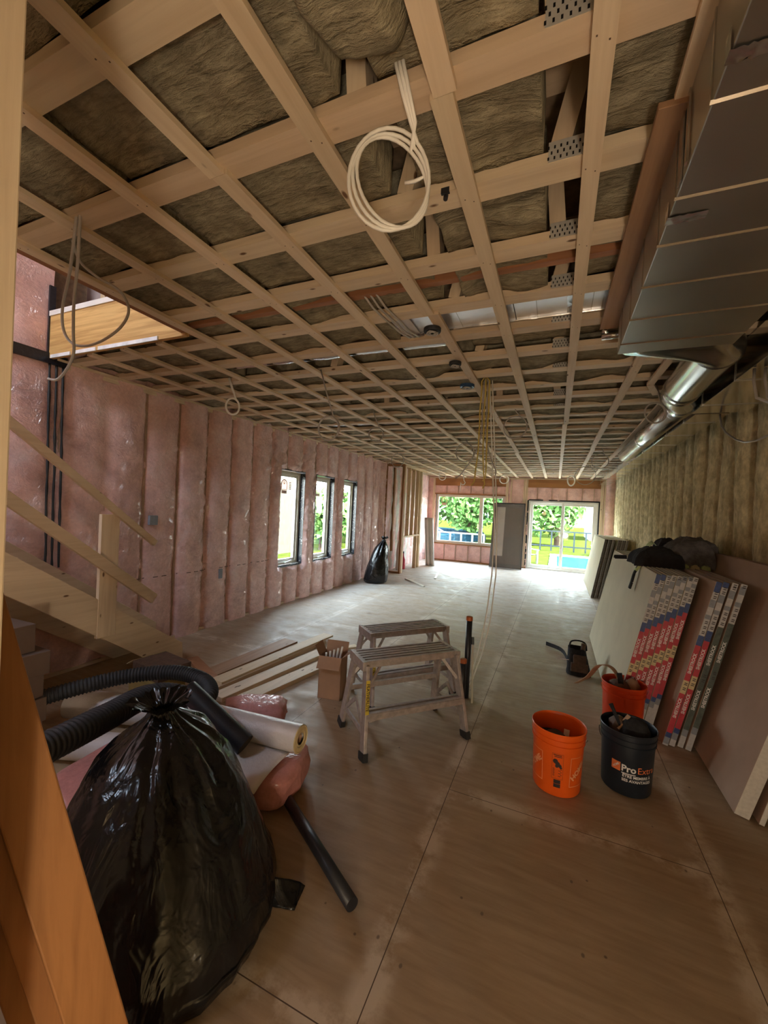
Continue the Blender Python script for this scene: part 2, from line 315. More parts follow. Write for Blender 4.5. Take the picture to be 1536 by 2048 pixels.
def text_geo(body, size, bold=0.0):
    k = (body, size, bold)
    if k not in _txt:
        cu = bpy.data.curves.new('t', 'FONT'); cu.body = body; cu.size = size; cu.align_x = 'CENTER'; cu.align_y = 'CENTER'; cu.offset = bold; cu.resolution_u = 3
        o = bpy.data.objects.new('t', cu); SC.collection.objects.link(o); dg = bpy.context.evaluated_depsgraph_get(); dg.update()
        me = bpy.data.meshes.new_from_object(o.evaluated_get(dg)); bm = bmesh.new(); bm.from_mesh(me)
        bmesh.ops.subdivide_edges(bm, edges=[e for e in bm.edges if e.calc_length() > size*.35], cuts=1)
        bm.verts.ensure_lookup_table(); _txt[k] = ([v.co.copy() for v in bm.verts], [tuple(v.index for v in f.verts) for f in bm.faces]); bm.free()
        bpy.data.objects.remove(o); bpy.data.curves.remove(cu); bpy.data.meshes.remove(me)
    return _txt[k]
def put_text(mb, body, size, fn, bold=0.0):
    vs, fs = text_geo(body, size, bold); mb.add([fn(p.x, p.y) for p in vs], fs)
ORD = 'first second third fourth fifth sixth seventh eighth ninth tenth eleventh twelfth thirteenth fourteenth fifteenth sixteenth seventeenth eighteenth nineteenth twentieth'.split()
TENS = {2: 'twenty', 3: 'thirty'}
def ordn(k): return ORD[k-1] if k <= 20 else (TENS[k//10]+'-'+ORD[k % 10-1] if k % 10 else {3: 'thirtieth'}[k//10])
def nz(x, y=0, z=0): return noise.noise(Vector((x, y, z)))
def fbm(x, y, z=0, o=4): return noise.fractal(Vector((x, y, z)), 1.0, 2.0, o)

for k_ in ('lawn', 'leaf', 'leaf2', 'pool', 'stone', 'stonepath', 'brick', 'housewall', 'fencegrey', 'bark'): M[k_].node_tree.nodes['Principled BSDF'].inputs['Specular IOR Level'].default_value = 0
# ------------------------------------------------------------------ structure
H_ST = 'structure'
XL, XR, YF, YB, ZC = -3.97, 1.60, 12.85, -1.45, 2.70
fl = MB().box((XL-.2, YB-.1, -.25), (XR+.15, YF+.22, 0)).build('floor', 'floor'); tag(fl, kind=H_ST)
ce = MB().box((-2.36, YB, 3.06), (XR+.15, YF+.2, 3.10)).box((XL-.15, 2.02, 3.06), (-2.36, YF+.2, 3.10)).build('ceiling', 'osb'); tag(ce, kind=H_ST)
for yy in (-.12, -.505, -.89): MB().box((-2.36, yy-.0445, 2.719), (XR, yy+.0445, 2.757)).build('joist', 'pine_x', ce)
MB().box((-2.40, YB, 2.719), (-2.362, 2.02, 3.06)).box((-2.40, 2.0, 2.719), (XL, 2.02, 3.06)).build('rim_board', 'red_y', ce)
WINS = [(5.13, 5.77), (6.13, 6.75), (7.12, 7.71)]; WZ = (.59, 2.13)
def near_hole(y, z):
    d = 9
    for a, b in WINS:
        dy = max(a-y, 0, y-b); dz = max(WZ[0]-z, 0, z-WZ[1]); d = min(d, math.hypot(dy, dz))
    return d
def left_h(y, z):
    s = (y-.08)/.4; t = s-math.floor(s); e = math.sin(math.pi*t); bay = math.floor(s)
    q = max(0, 1-(abs(t-.5)/.46)**2.4); hh = (.066+.02*nz(bay*3.1, 7, z*.8))*q**.55
    if y < 3.3: hh *= .55
    dstud = min(t, 1-t)*.4
    hh += .022*math.exp(-dstud/.07)*max(0, nz(y*4, z*13+nz(y*4, z*4)*1.5, bay*2.7))*(1 if y > 3.3 else .35)*2.0
    hh += .010*fbm(y*5, z*3.2, 1)
    if y > 3.3:      # creases of the film radiating from the staples on each stud
        sy = .08+.4*round(s); zz = round((z+.13*(bay % 3))/.42)*.42-.13*(bay % 3); dy, dz = y-sy, z-zz; rr_ = math.hypot(dy, dz*.7)
        if rr_ < .22: hh += .010*math.sin(math.atan2(dz, dy)*7+bay*2+nz(zz*7)*6)*math.exp(-rr_/.075)*min(1, rr_/.03)
    n = near_hole(y, z)
    if n < .5: hh += .020*(1-n/.5)*fbm(y*9+z*6, z*12-y*5, 4); hh *= min(1, .3+n/.1)
    if y > 7.8: hh += .030*abs(nz(y*13, z*1.3, 3))
    return hh
def levels(lo, hi, step, marks):
    pts = [lo]; ms = sorted([m for m in marks if lo < m < hi]+[hi])
    for m in ms:
        n = max(1, round((m-pts[-1])/step)); a = pts[-1]; pts += [a+(m-a)*k/n for k in range(1, n+1)]
    return pts
ys = [v for v in levels(-1.45, YF, .05, [2.6, 9.6]) if not 2.6 < v < 9.6]; ys = sorted(ys+[v for v in levels(2.6, 9.6, .014, [v for w in WINS for v in w]) if 2.6 < v < 9.6]); zs = levels(0, 3.1, .02, WZ)
def in_hole(i, j):
    y = (ys[i]+ys[i+1])/2; z = (zs[j]+zs[j+1])/2
    return WZ[0] < z < WZ[1] and any(a < y < b for a, b in WINS)
g = MB().grid(len(ys)-1, len(zs)-1, lambda i, j: (XL+left_h(ys[i], zs[j]), ys[i], zs[j]), in_hole, flip=False)
g.grid(40, 40, lambda i, j: (XL+.02+.02*fbm(i*.4, j*.3, 5), -1.45+3.45*i/40, 3.1+2.2*j/40))
wl = g.build('wall_left', 'pink', smooth=True); tag(wl, kind=H_ST)
WL['wl'] = WL[wl.name]
k = 0
for i in range(0, 32):
    y = .08+.4*i
    if y < 1.6: continue
    segs = [(0, 2.7)]
    for a, b in WINS:
        if a-.02 < y < b+.02: segs = [(0, WZ[0]-.04), (WZ[1]+.04, 2.7)]
    for z0, z1 in segs: MB().box((XL-.02, y-.011, z0), (XL+.006, y+.011, z1)).build('stud', 'studfilm', wl)
for a, b in WINS:
    for y in (a-.035, b+.035): MB().box((XL-.03, y-.019, 0), (XL+.012, y+.019, 2.68)).build('stud', 'studfilm', wl)
    MB().box((XL-.03, a, WZ[0]-.04), (XL+.012, b, WZ[0])).box((XL-.03, a, WZ[1]), (XL+.012, b, WZ[1]+.04)).build('window_plate', 'studfilm', wl)
MB().box((XL, 2.0, 2.66), (XL+.03, YF, 2.70)).build('top_plate', 'pine_y', wl)
MB().box((XL, 2.0, 0), (XL+.035, YF, .03)).build('bottom_plate', 'pine_y', wl)
def wavy(y, z0, z1, r, seed):
    return [(XL+.048, y+(z1-z)*.015+.006*nz(z*3, seed), z) for z in [z1-(z1-z0)*k/40 for k in range(41)]]
for n_, y in enumerate((1.975, 2.025, 2.075)):
    pts = wavy(y, .95, 2.66, .01, n_*9)
    MB().tube(pts, .011, 6, True, [.010+.005*nz(p[2]*9, n_) for p in pts]).build('sealant_bead', 'black_rubber', wl, smooth=True)
mb = MB().box((XL+.012, 1.45, 2.66), (XL+.062, 2.10, 2.745)); mb.build('sill_gasket', 'membrane', wl)
# left printed marks on the vapour film and small dark labels
mb = MB()
for i in range(26):
    y = 2.7+i*.1+.02*nz(i, 3); x = XL+left_h(y, .74)+.012
    if i % 6 < 5 and y < 5.0: mb.box((x-.004, y, .735+.003*nz(i, 8)), (x, y+.055, .743))
mb.build('printed_line', 'leather', wl)
mb = MB().box((XL+.02, 2.93, 1.30), (XL+.055, 3.02, 1.40)).build('patch', 'tape_grey', wl); MB().box((XL+.02, 3.90, .60), (XL+.075, 3.95, .72)).build('patch', 'tape_grey', wl)
# outer sheathing of the left wall, with the same openings
mb = MB(); cur = -1.5
for a, b in WINS+[(YF+.2, 0)]:
    mb.box((XL-.19, cur, -.2), (XL-.16, a, 5.3)); 
    if b: mb.box((XL-.19, a, -.2), (XL-.16, b, WZ[0])); mb.box((XL-.19, a, WZ[1]), (XL-.16, b, 5.3))
    cur = b
mb.build('sheathing', 'osb', wl)
# windows in the left wall
sticker_c = 0
def arch(mb, c, u, v, r0_, r1_, n=14, a0=0, a1=math.pi):
    c, u, v = Vector(c), Vector(u), Vector(v); P = []
    for k in range(n+1):
        a = a0+(a1-a0)*k/n; P += [c+u*math.cos(a)*r0_+v*math.sin(a)*r0_, c+u*math.cos(a)*r1_+v*math.sin(a)*r1_]
    mb.add(P, [(2*k, 2*k+1, 2*k+3, 2*k+2) for k in range(n)])
M['sticker_red'] = plain('sticker_red', (.62, .20, .15), .5, bmp=0); M['sticker_pink'] = plain('sticker_pale', (.75, .60, .52), .5, bmp=0); M['sticker_grey'] = plain('sticker_grey', (.33, .34, .30), .5, bmp=0)
def sticker(parent, o, u, v, s):
    """arched red logo over a text block on the pane; o centre, u across, v up"""
    o, u, v = Vector(o), Vector(u), Vector(v); n = u.cross(v)*.0015
    mb = MB(); arch(mb, o+v*.10*s, u, v, .085*s, .105*s); arch(mb, o+v*.10*s, u, v, .055*s, .065*s)
    mb.add([o+v*.10*s+u*a*s+v*b*s for a, b in ((-.02, .0), (.02, .0), (.015, .04), (-.015, .04))], [(0, 1, 2, 3)])
    for a in (-.095, .095): mb.frame(o+u*(a-.01)*s, u*.02*s, v*.10*s, n)
    mb.frame(o-u*.10*s-v*.02*s, u*.20*s, v*.012*s, n)
    mb.build('sticker_arch', 'sticker_red', parent)
    mb = MB().frame(o-u*.09*s-v*.10*s, u*.18*s, v*.07*s, n)
    mb.build('sticker_block', 'sticker_pink', parent)
    mb = MB()
    for r_ in range(3): mb.frame(o-u*.075*s-v*(.045+.02*r_)*s+n, u*(.15-.02*r_)*s, v*.008*s, n)
    mb.build('sticker_lines', 'sticker_red', parent)
    mb = MB()
    for r_ in range(5): mb.frame(o+u*.17*s+v*(.14-.035*r_)*s, u*.07*s, v*.018*s, n)
    mb.build('sticker_print', 'sticker_grey', parent)
for wi, (a, b) in enumerate(WINS):
    w = thing('window_%d' % (wi+1), (XL-.06, (a+b)/2, WZ[0]), None, None, kind=H_ST)
    z0, z1 = WZ
    mb = MB()
    for lo, hi in (((XL-.17, a-.012, z0-.01), (XL+.02, a, z1+.01)), ((XL-.17, b, z0-.01), (XL+.02, b+.012, z1+.01)), ((XL-.17, a, z1), (XL+.02, b, z1+.012)), ((XL-.17, a, z0-.012), (XL+.02, b, z0))): mb.box(lo, hi)
    mb.build('membrane', 'membrane', w)
    mb = MB()
    rr = random.Random(wi)
    for q in range(46): 
        z = rr.uniform(z0, z1); x = rr.uniform(XL-.06, XL+.01); mb.box((x, b-.003, z), (x+.012, b, z+rr.uniform(.008, .02)))
    for q in range(14):
        y = rr.uniform(a, b); mb.box((XL-.05, y, z0), (XL-.02, y+.03, z0+.012))
    mb.build('foam_specks', 'caulk', w)
    def fr(name, m, x0, x1, ins, wd):
        mb = MB(); ya, yb, za, zb = a+ins, b-ins, z0+ins, z1-ins
        mb.box((x0, ya, za), (x1, ya+wd, zb)); mb.box((x0, yb-wd, za), (x1, yb, zb)); mb.box((x0, ya+wd, za), (x1, yb-wd, za+wd)); mb.box((x0, ya+wd, zb-wd), (x1, yb-wd, zb))
        return mb.build(name, m, w, bevel=.003)
    fr('window_frame', 'cream', XL-.14, XL-.065, .012, .045); fr('sash', 'white', XL-.13, XL-.085, .057, .045)
    MB().box((XL-.112, a+.10, z0+.10), (XL-.108, b-.10, z1-.10)).build('pane', 'glass', w)
    mb = MB().box((XL-.07, (a+b)/2-.05, z0+.02), (XL-.045, (a+b)/2+.03, z0+.045)); mb.tube([(XL-.05, (a+b)/2, z0+.045), (XL-.03, (a+b)/2+.03, z0+.06), (XL-.03, (a+b)/2+.10, z0+.075)], .007, 8)
    mb.build('crank_handle', 'white', w)
    sticker(w, (XL-.104, a+.24, z1-.30), (0, 1, 0), (0, 0, 1), .75)
# ---------------- far wall
DX = (-.78, 1.08); DZ = (0, 2.04); FX = (-3.64, -1.48); FZ = (.57, 2.14)
def far_skip(i, j):
    x = (xs_[i]+xs_[i+1])/2; z = (zs_[j]+zs_[j+1])/2
    return (DX[0] < x < DX[1] and z < DZ[1]) or (FX[0] < x < FX[1] and FZ[0] < z < FZ[1])
xs_ = levels(XL-.1, XR+.1, .05, [*DX, *FX]); zs_ = levels(0, 3.06, .05, [DZ[1], *FZ])
def far_h(x, z):
    t = (x+3.75)/.4; t -= math.floor(t); return .03*math.sin(math.pi*t)**.6+.012*fbm(x*6, z*5, 9)+(.07*max(0, math.sin(math.pi*(x-1.2)/.3)) if 1.2 < x < 1.5 else 0)
wf = MB().grid(len(xs_)-1, len(zs_)-1, lambda i, j: (xs_[i], YF-far_h(xs_[i], zs_[j]), zs_[j]), far_skip).build('wall_far', 'pink', smooth=True); tag(wf, kind=H_ST)
for x in (-3.74, -3.70, -1.44, -1.40, -1.30, -.93, -.885, -.84, 1.13, 1.17, 1.22): MB().box((x-.017, YF-.06, .03), (x+.017, YF, 2.66)).build('stud', 'pine_z', wf)
for x in (-3.3, -2.93, -2.53, -2.13, -1.73):
    MB().box((x-.014, YF-.045, .03), (x+.014, YF, FZ[0]-.04)).build('cripple_stud', 'studfilm', wf); MB().box((x-.010, YF-.045, FZ[1]+.04), (x+.010, YF, 2.42)).build('cripple_stud', 'studfilm', wf)
for x in (-.55, -.15, .25, .65, .95): MB().box((x-.010, YF-.045, DZ[1]+.04), (x+.010, YF, 2.42)).build('cripple_stud', 'studfilm', wf)
MB().box((-3.68, YF-.065, 2.43), (-1.46, YF, 2.66)).build('lintel_beam', 'amber_x', wf); MB().box((-.82, YF-.065, 2.43), (1.11, YF, 2.66)).build('lintel_beam', 'amber_x', wf)
MB().box((XL, YF-.06, 2.66), (XR, YF, 2.70)).build('top_plate', 'pine_x', wf)
MB().box((XL, YF-.05, 0), (DX[0], YF, .035)).build('bottom_plate', 'amber_x', wf)
for (x0, x1, z0, z1) in ((FX[0]-.04, FX[1]+.04, FZ[0]-.04, FZ[0]), (FX[0]-.04, FX[1]+.04, FZ[1], FZ[1]+.04)): MB().box((x0, YF-.06, z0), (x1, YF, z1)).build('window_plate', 'amber_x', wf)
mb = MB(); mb.box((XL-.2, YF+.17, -.2), (FX[0], YF+.2, 5.3)); mb.box((FX[1], YF+.17, -.2), (DX[0], YF+.2, 5.3)); mb.box((DX[1], YF+.17, -.2), (XR+.2, YF+.2, 5.3))
mb.box((FX[0], YF+.17, -.2), (FX[1], YF+.2, FZ[0])); mb.box((FX[0], YF+.17, FZ[1]), (FX[1], YF+.2, 5.3)); mb.box((DX[0], YF+.17, DZ[1]), (DX[1], YF+.2, 5.3)); mb.build('sheathing', 'osb', wf)
def rect_frame(mb, x0, x1, z0, z1, w_, y0, y1):
    mb.box((x0, y0, z0), (x0+w_, y1, z1)); mb.box((x1-w_, y0, z0), (x1, y1, z1)); mb.box((x0+w_, y0, z0), (x1-w_, y1, z0+w_)); mb.box((x0+w_, y0, z1-w_), (x1-w_, y1, z1)); return mb
w = thing('window_4', ((FX[0]+FX[1])/2, YF+.08, FZ[0]), None, None, kind=H_ST)
rect_frame(MB(), FX[0]-.01, FX[1]+.01, FZ[0]-.01, FZ[1]+.01, .012, YF-.02, YF+.17).build('membrane', 'membrane', w)
rect_frame(MB(), FX[0], FX[1], FZ[0], FZ[1], .075, YF+.02, YF+.10).build('window_frame', 'cream', w, bevel=.004)
MB().box((-2.24, YF+.02, FZ[0]+.075), (-2.13, YF+.10, FZ[1]-.075)).build('mullion', 'cream', w, bevel=.004)
MB().box((FX[0]+.07, YF+.055, FZ[0]+.07), (-2.24, YF+.06, FZ[1]-.07)).build('pane', 'glass', w); MB().box((-2.13, YF+.055, FZ[0]+.07), (FX[1]-.07, YF+.06, FZ[1]-.07)).build('pane', 'glass', w)
sticker(w, (FX[0]+.25, YF+.05, FZ[1]-.26), (1, 0, 0), (0, 0, 1), .9)
d = thing('door_1', ((DX[0]+DX[1])/2, YF+.08, 0), None, None, kind=H_ST)
mb = MB(); mb.box((DX[0]-.045, YF-.03, 0), (DX[0], YF+.17, DZ[1]+.03)); mb.box((DX[1], YF-.03, 0), (DX[1]+.045, YF+.17, DZ[1]+.03)); mb.box((DX[0], YF-.03, DZ[1]), (DX[1], YF+.17, DZ[1]+.035)); mb.build('membrane', 'membrane', d)
rect_frame(MB(), DX[0], DX[1], .0, DZ[1], .055, YF+.0, YF+.13).build('door_frame', 'white', d, bevel=.004)
rect_frame(MB(), DX[0]+.055, .21, .055, DZ[1]-.055, .075, YF+.07, YF+.11).build('sliding_panel', 'white', d, bevel=.004)
rect_frame(MB(), .13, DX[1]-.055, .055, DZ[1]-.055, .075, YF+.02, YF+.06).build('sliding_panel', 'white', d, bevel=.004)
MB().box((DX[0]+.12, YF+.088, .12), (.14, YF+.092, DZ[1]-.12)).build('pane', 'glass', d); MB().box((.2, YF+.038, .12), (DX[1]-.12, YF+.042, DZ[1]-.12)).build('pane', 'glass', d)
# ---------------- right wall: one rounded batt between each pair of studs
def right_h(y, z):
    t = (y-4.29)/.4; t0 = t-math.floor(t); e = max(0, math.sin(math.pi*t0))
    q = max(0, 1-(abs(t0-.5)/.43)**2.6); h = .15*q**.55*(1+.18*nz(math.floor(t)*5.3, z*.6))+.010*fbm(y*9, z*5, 2)+.006*nz(y*40, z*22)
    for zj in (1.21, 2.43): h -= .03*math.exp(-((z-zj-.02*nz(y*3, 4))/.018)**2)
    return h
yr = levels(-1.45, YF, .028, []); zr = levels(0, 3.06, .06, [])
wr_ = MB().grid(len(yr)-1, len(zr)-1, lambda i, j: (XR-right_h(yr[i], zr[j]), yr[i], zr[j]), flip=True).build('wall_right', 'wall_wool', smooth=True); tag(wr_, kind=H_ST)
for i in range(-13, 22):
    y = 4.29+.4*i
    if y > -1.3: MB().box((XR-.055, y-.012, 0), (XR+.02, y+.012, 2.75)).build('stud', 'pine_z', wr_)
MB().box((XR+.08, YB, -.2), (XR+.11, YF+.2, 5.3)).build('sheathing', 'osb', wr_)
wb = MB().box((XL-.19, YB-.06, 0), (XR+.15, YB, 3.06)).build('wall_back', 'gypsum'); tag(wb, kind=H_ST)
# ---------------- stair opening: upper storey shell
up = MB().box((XL-.15, 2.35, 3.06), (-2.2, 2.4, 5.3)).box((-2.36, YB, 3.1), (-2.30, 2.4, 5.3)).box((XL-.2, YB, 5.3), (-2.2, 2.4, 5.34)).box((XL-.15, YB-.05, 3.06), (-3.7, YB, 5.3)).box((-2.7, YB-.05, 3.06), (-2.3, YB, 5.3)).box((-3.7, YB-.05, 3.06), (-2.7, YB, 3.85)).box((-3.7, YB-.05, 4.95), (-2.7, YB, 5.3)).build('wall_upper', 'upper'); tag(up, kind=H_ST)
for x in (-3.74, -3.34, -2.94, -2.54): MB().box((x-.03, 2.26, 3.14), (x+.03, 2.345, 5.3)).build('stud', 'pale_z', up)
MB().box((-3.90, 2.24, 3.06), (-2.36, 2.35, 3.14)).build('bottom_plate', 'white', up)
t_ = MB().box((-3.915, 1.965, 2.70), (-2.36, 1.995, 3.055)).build('trim_1', 'fir_ply'); tag(t_, kind=H_ST)
MB().box((-3.915, 1.955, 3.045), (-2.36, 1.998, 3.085)).build('upper_plate', 'white', t_)
mb = MB()
for a, b in ((-3.88, -3.62), (-3.58, -3.30), (-3.27, -2.62)): mb.box((a, 1.955, 2.695), (b, 1.964, 2.722))
mb.build('drywall_strip', 'print_white', t_)
MB().box((-3.935, 1.955, 2.70), (-3.917, 2.0, 3.3)).build('black_joint', 'membrane', t_)

# ------------------------------------------------------------------ ceiling joists, batts, furring strips
JY = [.65+.385*k for k in range(32)]
def plate(x, y):
    mb = MB(); mb.box((x-.06, y-.0460, 2.722), (x+.06, y-.0448, 2.785))
    mb.cur = 1
    for r_ in range(3):
        for c_ in range(6): mb.box((x-.062+c_*.018+(r_ % 2)*.009, y-.0466, 2.728+r_*.017), (x-.062+c_*.018+(r_ % 2)*.009+.005, y-.0460, 2.738+r_*.017))
    return mb
for k, y in enumerate(JY):
    x0 = -2.36 if y < 1.95 else XL+.02
    j = thing('ceiling_joist', ((x0+XR)/2, y, 2.719), 'pale wooden ceiling joist, %s counting from the near end of the room' % ordn(k+1), 'joist', 'ceiling joists above the furring strips')
    MB().box((x0, y-.0445, 2.719), (XR-.02, y+.0445, 2.757)).build('bottom_chord', 'pine_x', j)
    if k < 12:
        plate(-.02, y).build('connector_plate', ['plate', 'black'], j)
        for xx in (-.55, -.03) + ((-1.75,) if k > 3 else ()): MB().beam((xx-.02, y, 2.757), (xx-.05 if k % 2 else xx+.05, y, 3.06), .06, .085, (0, 1, 0)).build('web', 'pine_z', j)
    MB().box((x0, y-.0445, 3.02), (XR-.02, y+.0445, 3.058)).build('top_chord', 'pine_x', j)
def batt_mesh(x0, x1, y0, y1, res, seed, zb=2.768, amp=.012, droop=.0):
    nx = max(3, round((x1-x0)/res)); ny = max(4, round((y1-y0)/res))
    def fn(i, j):
        u = min(max(i-1, 0), nx)/nx; v = min(max(j-1, 0), ny)/ny
        x = x0+(x1-x0)*u; y = y0+(y1-y0)*v
        ex = min(u, 1-u)*(x1-x0); ey = min(v, 1-v)*(y1-y0); e = min(ex, ey)
        y += .004*nz(x*9, v*3, seed)*math.sin(math.pi*v)
        if i == 0 or j == 0 or i == nx+2 or j == ny+2: return (x, y, 2.93)
        z = zb+amp*fbm(x*3.5, y*9, seed)-.010*math.exp(-e/.015)-droop*max(0, nz(x*2.3, seed*1.7))*(.3+v)*1.6
        return (x, y, max(z, 2.7225))
    return MB().grid(nx+2, ny+2, fn, flip=True)
BATT = []
def batt(x0, x1, k, seed, label, res=.05, name='insulation_batt', **kw):
    y0 = (JY[k] if k >= 0 else .265)+.047; y1 = JY[k+1]-.047
    if k < 0: y0 = .31
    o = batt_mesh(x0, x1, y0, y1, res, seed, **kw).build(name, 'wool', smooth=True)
    tag(o, label, 'insulation', 'stone wool batts between the ceiling joists')
SL = {'a': 'far left by the stair opening', 'b': 'left of the first wooden web', 'c': 'between the two wooden webs', 'd': 'next to the steel duct'}
for k in range(-1, 31):
    nm = 'before the first joist' if k < 0 else 'after the %s ceiling joist' % ordn(k+1)
    dr = 0 if k < 3 else (.035 if k < 8 else .03)
    if k < 4:
        xl = -2.33
        batt(xl, -1.52, k, k*7+1, 'olive stone wool batt %s, %s' % (nm, SL['a']), .025, amp=.016)
        batt(-1.50, -.62, k, k*7+2, 'olive stone wool batt %s, %s' % (nm, SL['b']), .022, zb=2.772, amp=.014, droop=dr)
        if k >= 0: batt(-.50, -.095, k, k*7+3, 'olive stone wool batt %s, %s' % (nm, SL['c']), .02, zb=2.766, amp=.028, droop=dr)
        batt(.055, 1.38, k, k*7+4, 'olive stone wool batt %s, %s' % (nm, SL['d']), .025, amp=.022, droop=dr)
    elif k == 4: batt(-3.9, -1.02, k, 50, 'olive stone wool batt %s, left of the foil faced board' % nm, .03, amp=.02, droop=.02)
    elif k == 5:
        batt(-3.9, -2.7, k, 60, 'olive stone wool batt %s, left of the foil duct' % nm, .03, amp=.02, droop=.02); batt(-.6, 1.38, k, 61, 'olive stone wool batt %s, right of the foil duct' % nm, .03, zb=2.80, amp=.02, droop=.03)
    elif k == 8:
        batt(-3.9, -2.2, k, 80, 'olive stone wool batt %s, left of the thin steel conduit' % nm, .04, amp=.02)
    elif k == 11: batt(-.9, 1.38, k, 81, 'olive stone wool batt %s, right half only' % nm, .04, amp=.03, droop=.04)
    elif k == 9: batt(-3.9, 1.38, k, 91, 'olive stone wool batt %s' % nm, .04, zb=2.757, amp=.03, droop=.045)
    else: batt(-3.9, 1.38, k, k*5, 'olive stone wool batt %s' % nm, .045 if k < 18 else .07, zb=2.757 if k > 8 else 2.765, amp=.03, droop=dr)
# rumpled batt hanging loose beside the white cable coil
def rump(i, j):
    u, v = i/26, j/30; x = -.60+.235*u+.02*nz(v*5, 1, 3); y = .36+.55*v; e = min(u, 1-u)*2; q = min(v, 1-v)*2
    z = 2.675+.10*(1-min(1, e*2.2))**2+.05*(1-min(1, q*3))+.022*fbm(x*9, y*9, 5)
    if i in (0, 26) or j in (0, 30): z = 2.80
    return (x, y+.02*nz(x*8, 7), z)
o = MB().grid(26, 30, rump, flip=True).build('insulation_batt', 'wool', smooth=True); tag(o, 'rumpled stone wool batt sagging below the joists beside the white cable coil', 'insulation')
def rump2(i, j):
    u, v = i/34, j/20; x = -.26+.60*u; y = .36+.53*v; e = min(u, 1-u)*2; q = min(v, 1-v)*2
    z = 2.735+.07*(1-min(1, e*2.5))**2+.05*(1-min(1, q*4))+.02*fbm(x*8, y*9, 15)
    if i in (0, 34) or j in (0, 20): z = 2.82
    return (x, y+.015*nz(x*8, 7), max(z, 2.7225))
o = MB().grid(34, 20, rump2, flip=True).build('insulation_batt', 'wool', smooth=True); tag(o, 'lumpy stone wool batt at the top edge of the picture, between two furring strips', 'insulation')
o = MB().box((-2.33, 1.95, 2.745), (.95, 1.99, 2.88)).build('strongback_board', 'red_x'); tag(o, 'reddish brown board running crosswise among the batts before the foil faced board', 'board')
# foil faced board
fb = thing('foil_faced_board', (.2, 2.38, 2.765), 'bright foil faced board filling one ceiling bay near the long duct', 'foil board')
mb = MB().box((-.92, 2.24, 2.765), (-.28, 2.527, 2.785)); mb.box((-.275, 2.24, 2.765), (.0, 2.527, 2.785)); mb.box((.04, 2.24, 2.765), (1.3, 2.527, 2.785)); mb.build('panel', 'foilsheet', fb)
mb = MB().box((-.002, 2.24, 2.76), (.042, 2.527, 2.768)); mb.build('crinkled_joint', 'foil', fb)
for x in (-.6, -.16, .12, .17, .19, .21, .23): MB().box((x, 2.24, 2.7635), (x+.004, 2.527, 2.765)).build('crease', 'galv', fb)
def edge_strip(y): return [(x, y+.004*nz(x*9, y), 2.759+.003*nz(x*14, y)) for x in [-.98+.05*i for i in range(46)]]
mb = MB().tube(edge_strip(2.245), .007, 6).tube(edge_strip(2.52), .009, 6); mb.build('taped_edge', 'foil', fb, smooth=True)
mb = MB().grid(10, 8, lambda i, j: (-1.0+.012*i+.01*nz(j, 3), 2.245+.285*j/8, 2.757+.008*nz(i, j)))
mb.build('taped_edge', 'poly', fb, smooth=True, solid=.002)
# foil ducts and conduit seen between the joists
o = MB().tube([(x, 2.72+.02*nz(x*3, 1), 2.80+.012*nz(x*5, 2)) for x in [-2.65+.06*i for i in range(33)]], .055, 14).build('foil_duct', 'foil', smooth=True); tag(o, 'crumpled foil duct crossing the ceiling behind the long furring strips', 'duct')
o = MB().cyl((-2.15, 3.86, 2.80), (.35, 3.86, 2.80), .035, 14).build('steel_conduit', 'galv_bright', smooth=True); tag(o, 'straight steel conduit lying between two joists past the blue box', 'conduit')
o = MB().tube([(x, 5.06+.01*nz(x*3, 1), 2.79) for x in [-3.4+.1*i for i in range(16)]], .05, 12).build('foil_duct', 'foil', smooth=True); tag(o, 'short foil duct in an empty ceiling bay near the left wall', 'duct')
# furring strips
FX_ = [(-3.93, 'at the left wall'), (-3.48, ''), (-3.08, ''), (-2.69, ''), (-2.29, ''), (-1.905, ''), (-1.50, ''), (-1.115, ''), (-.725, ''), (-.335, ''), (.045, ''), (.475, ''), (.86, '')]
rr = random.Random(3)
for i, (x, _) in enumerate(FX_):
    y0 = 2.02 if x < -2.4 else YB+.1
    if i == 11: y0 = 2.62
    if i == 12: y0 = 3.45
    cuts = {7: [1.03, 6.4], 9: [1.035, 5.9], 8: [2.19, 7.6], 6: [3.35], 5: [4.5], 10: [5.27], 11: [7.2], 4: [5.65], 3: [6.8], 2: [5.3], 1: [7.6], 12: [8], 0: [6.4]}[i]
    pts = [y0]+cuts+[YF-.02]
    for s_ in range(len(pts)-1):
        a, b = pts[s_], pts[s_+1]; off = rr.uniform(-.009, .009) if s_ else 0; hw = .0265 if i == 10 else .0315
        if i == 8 and s_ == 1: off = .03
        if i == 9 and s_ == 0: off = .004
        lab = 'thin wooden furring strip on the ceiling, %s line from the left wall, %s length' % (ordn(i+1), ['near', 'second', 'far'][s_] if len(pts) > 3 else ['near', 'far'][s_])
        mb = MB().beam((x+off, a+.001, ZC+.0095), (x+off+rr.uniform(-.006, .006), b-.001, ZC+.0095), hw*2, .019)
        n_ = 0
        mb.cur = 1; hb = mb
        for y in JY:
            if a+.03 < y < b-.03 and y < 5.5:
                for q in (-.014, .014): hb.box((x+off+q-.002, y+q*.6-.002, ZC-.0006), (x+off+q+.002, y+q*.6+.002, ZC+.001))
        o = mb.build('furring_strip', ['pine_y', 'leather']); tag(o, lab, 'furring strip', 'furring strips under the joists')
o = MB().beam((.262, YB+.1, ZC+.0095), (.262, 1.26, ZC+.0095), .066, .019).build('furring_strip', 'pine_y', bevel=.002); tag(o, 'furring strip along the big steel duct at the top right', 'furring strip')
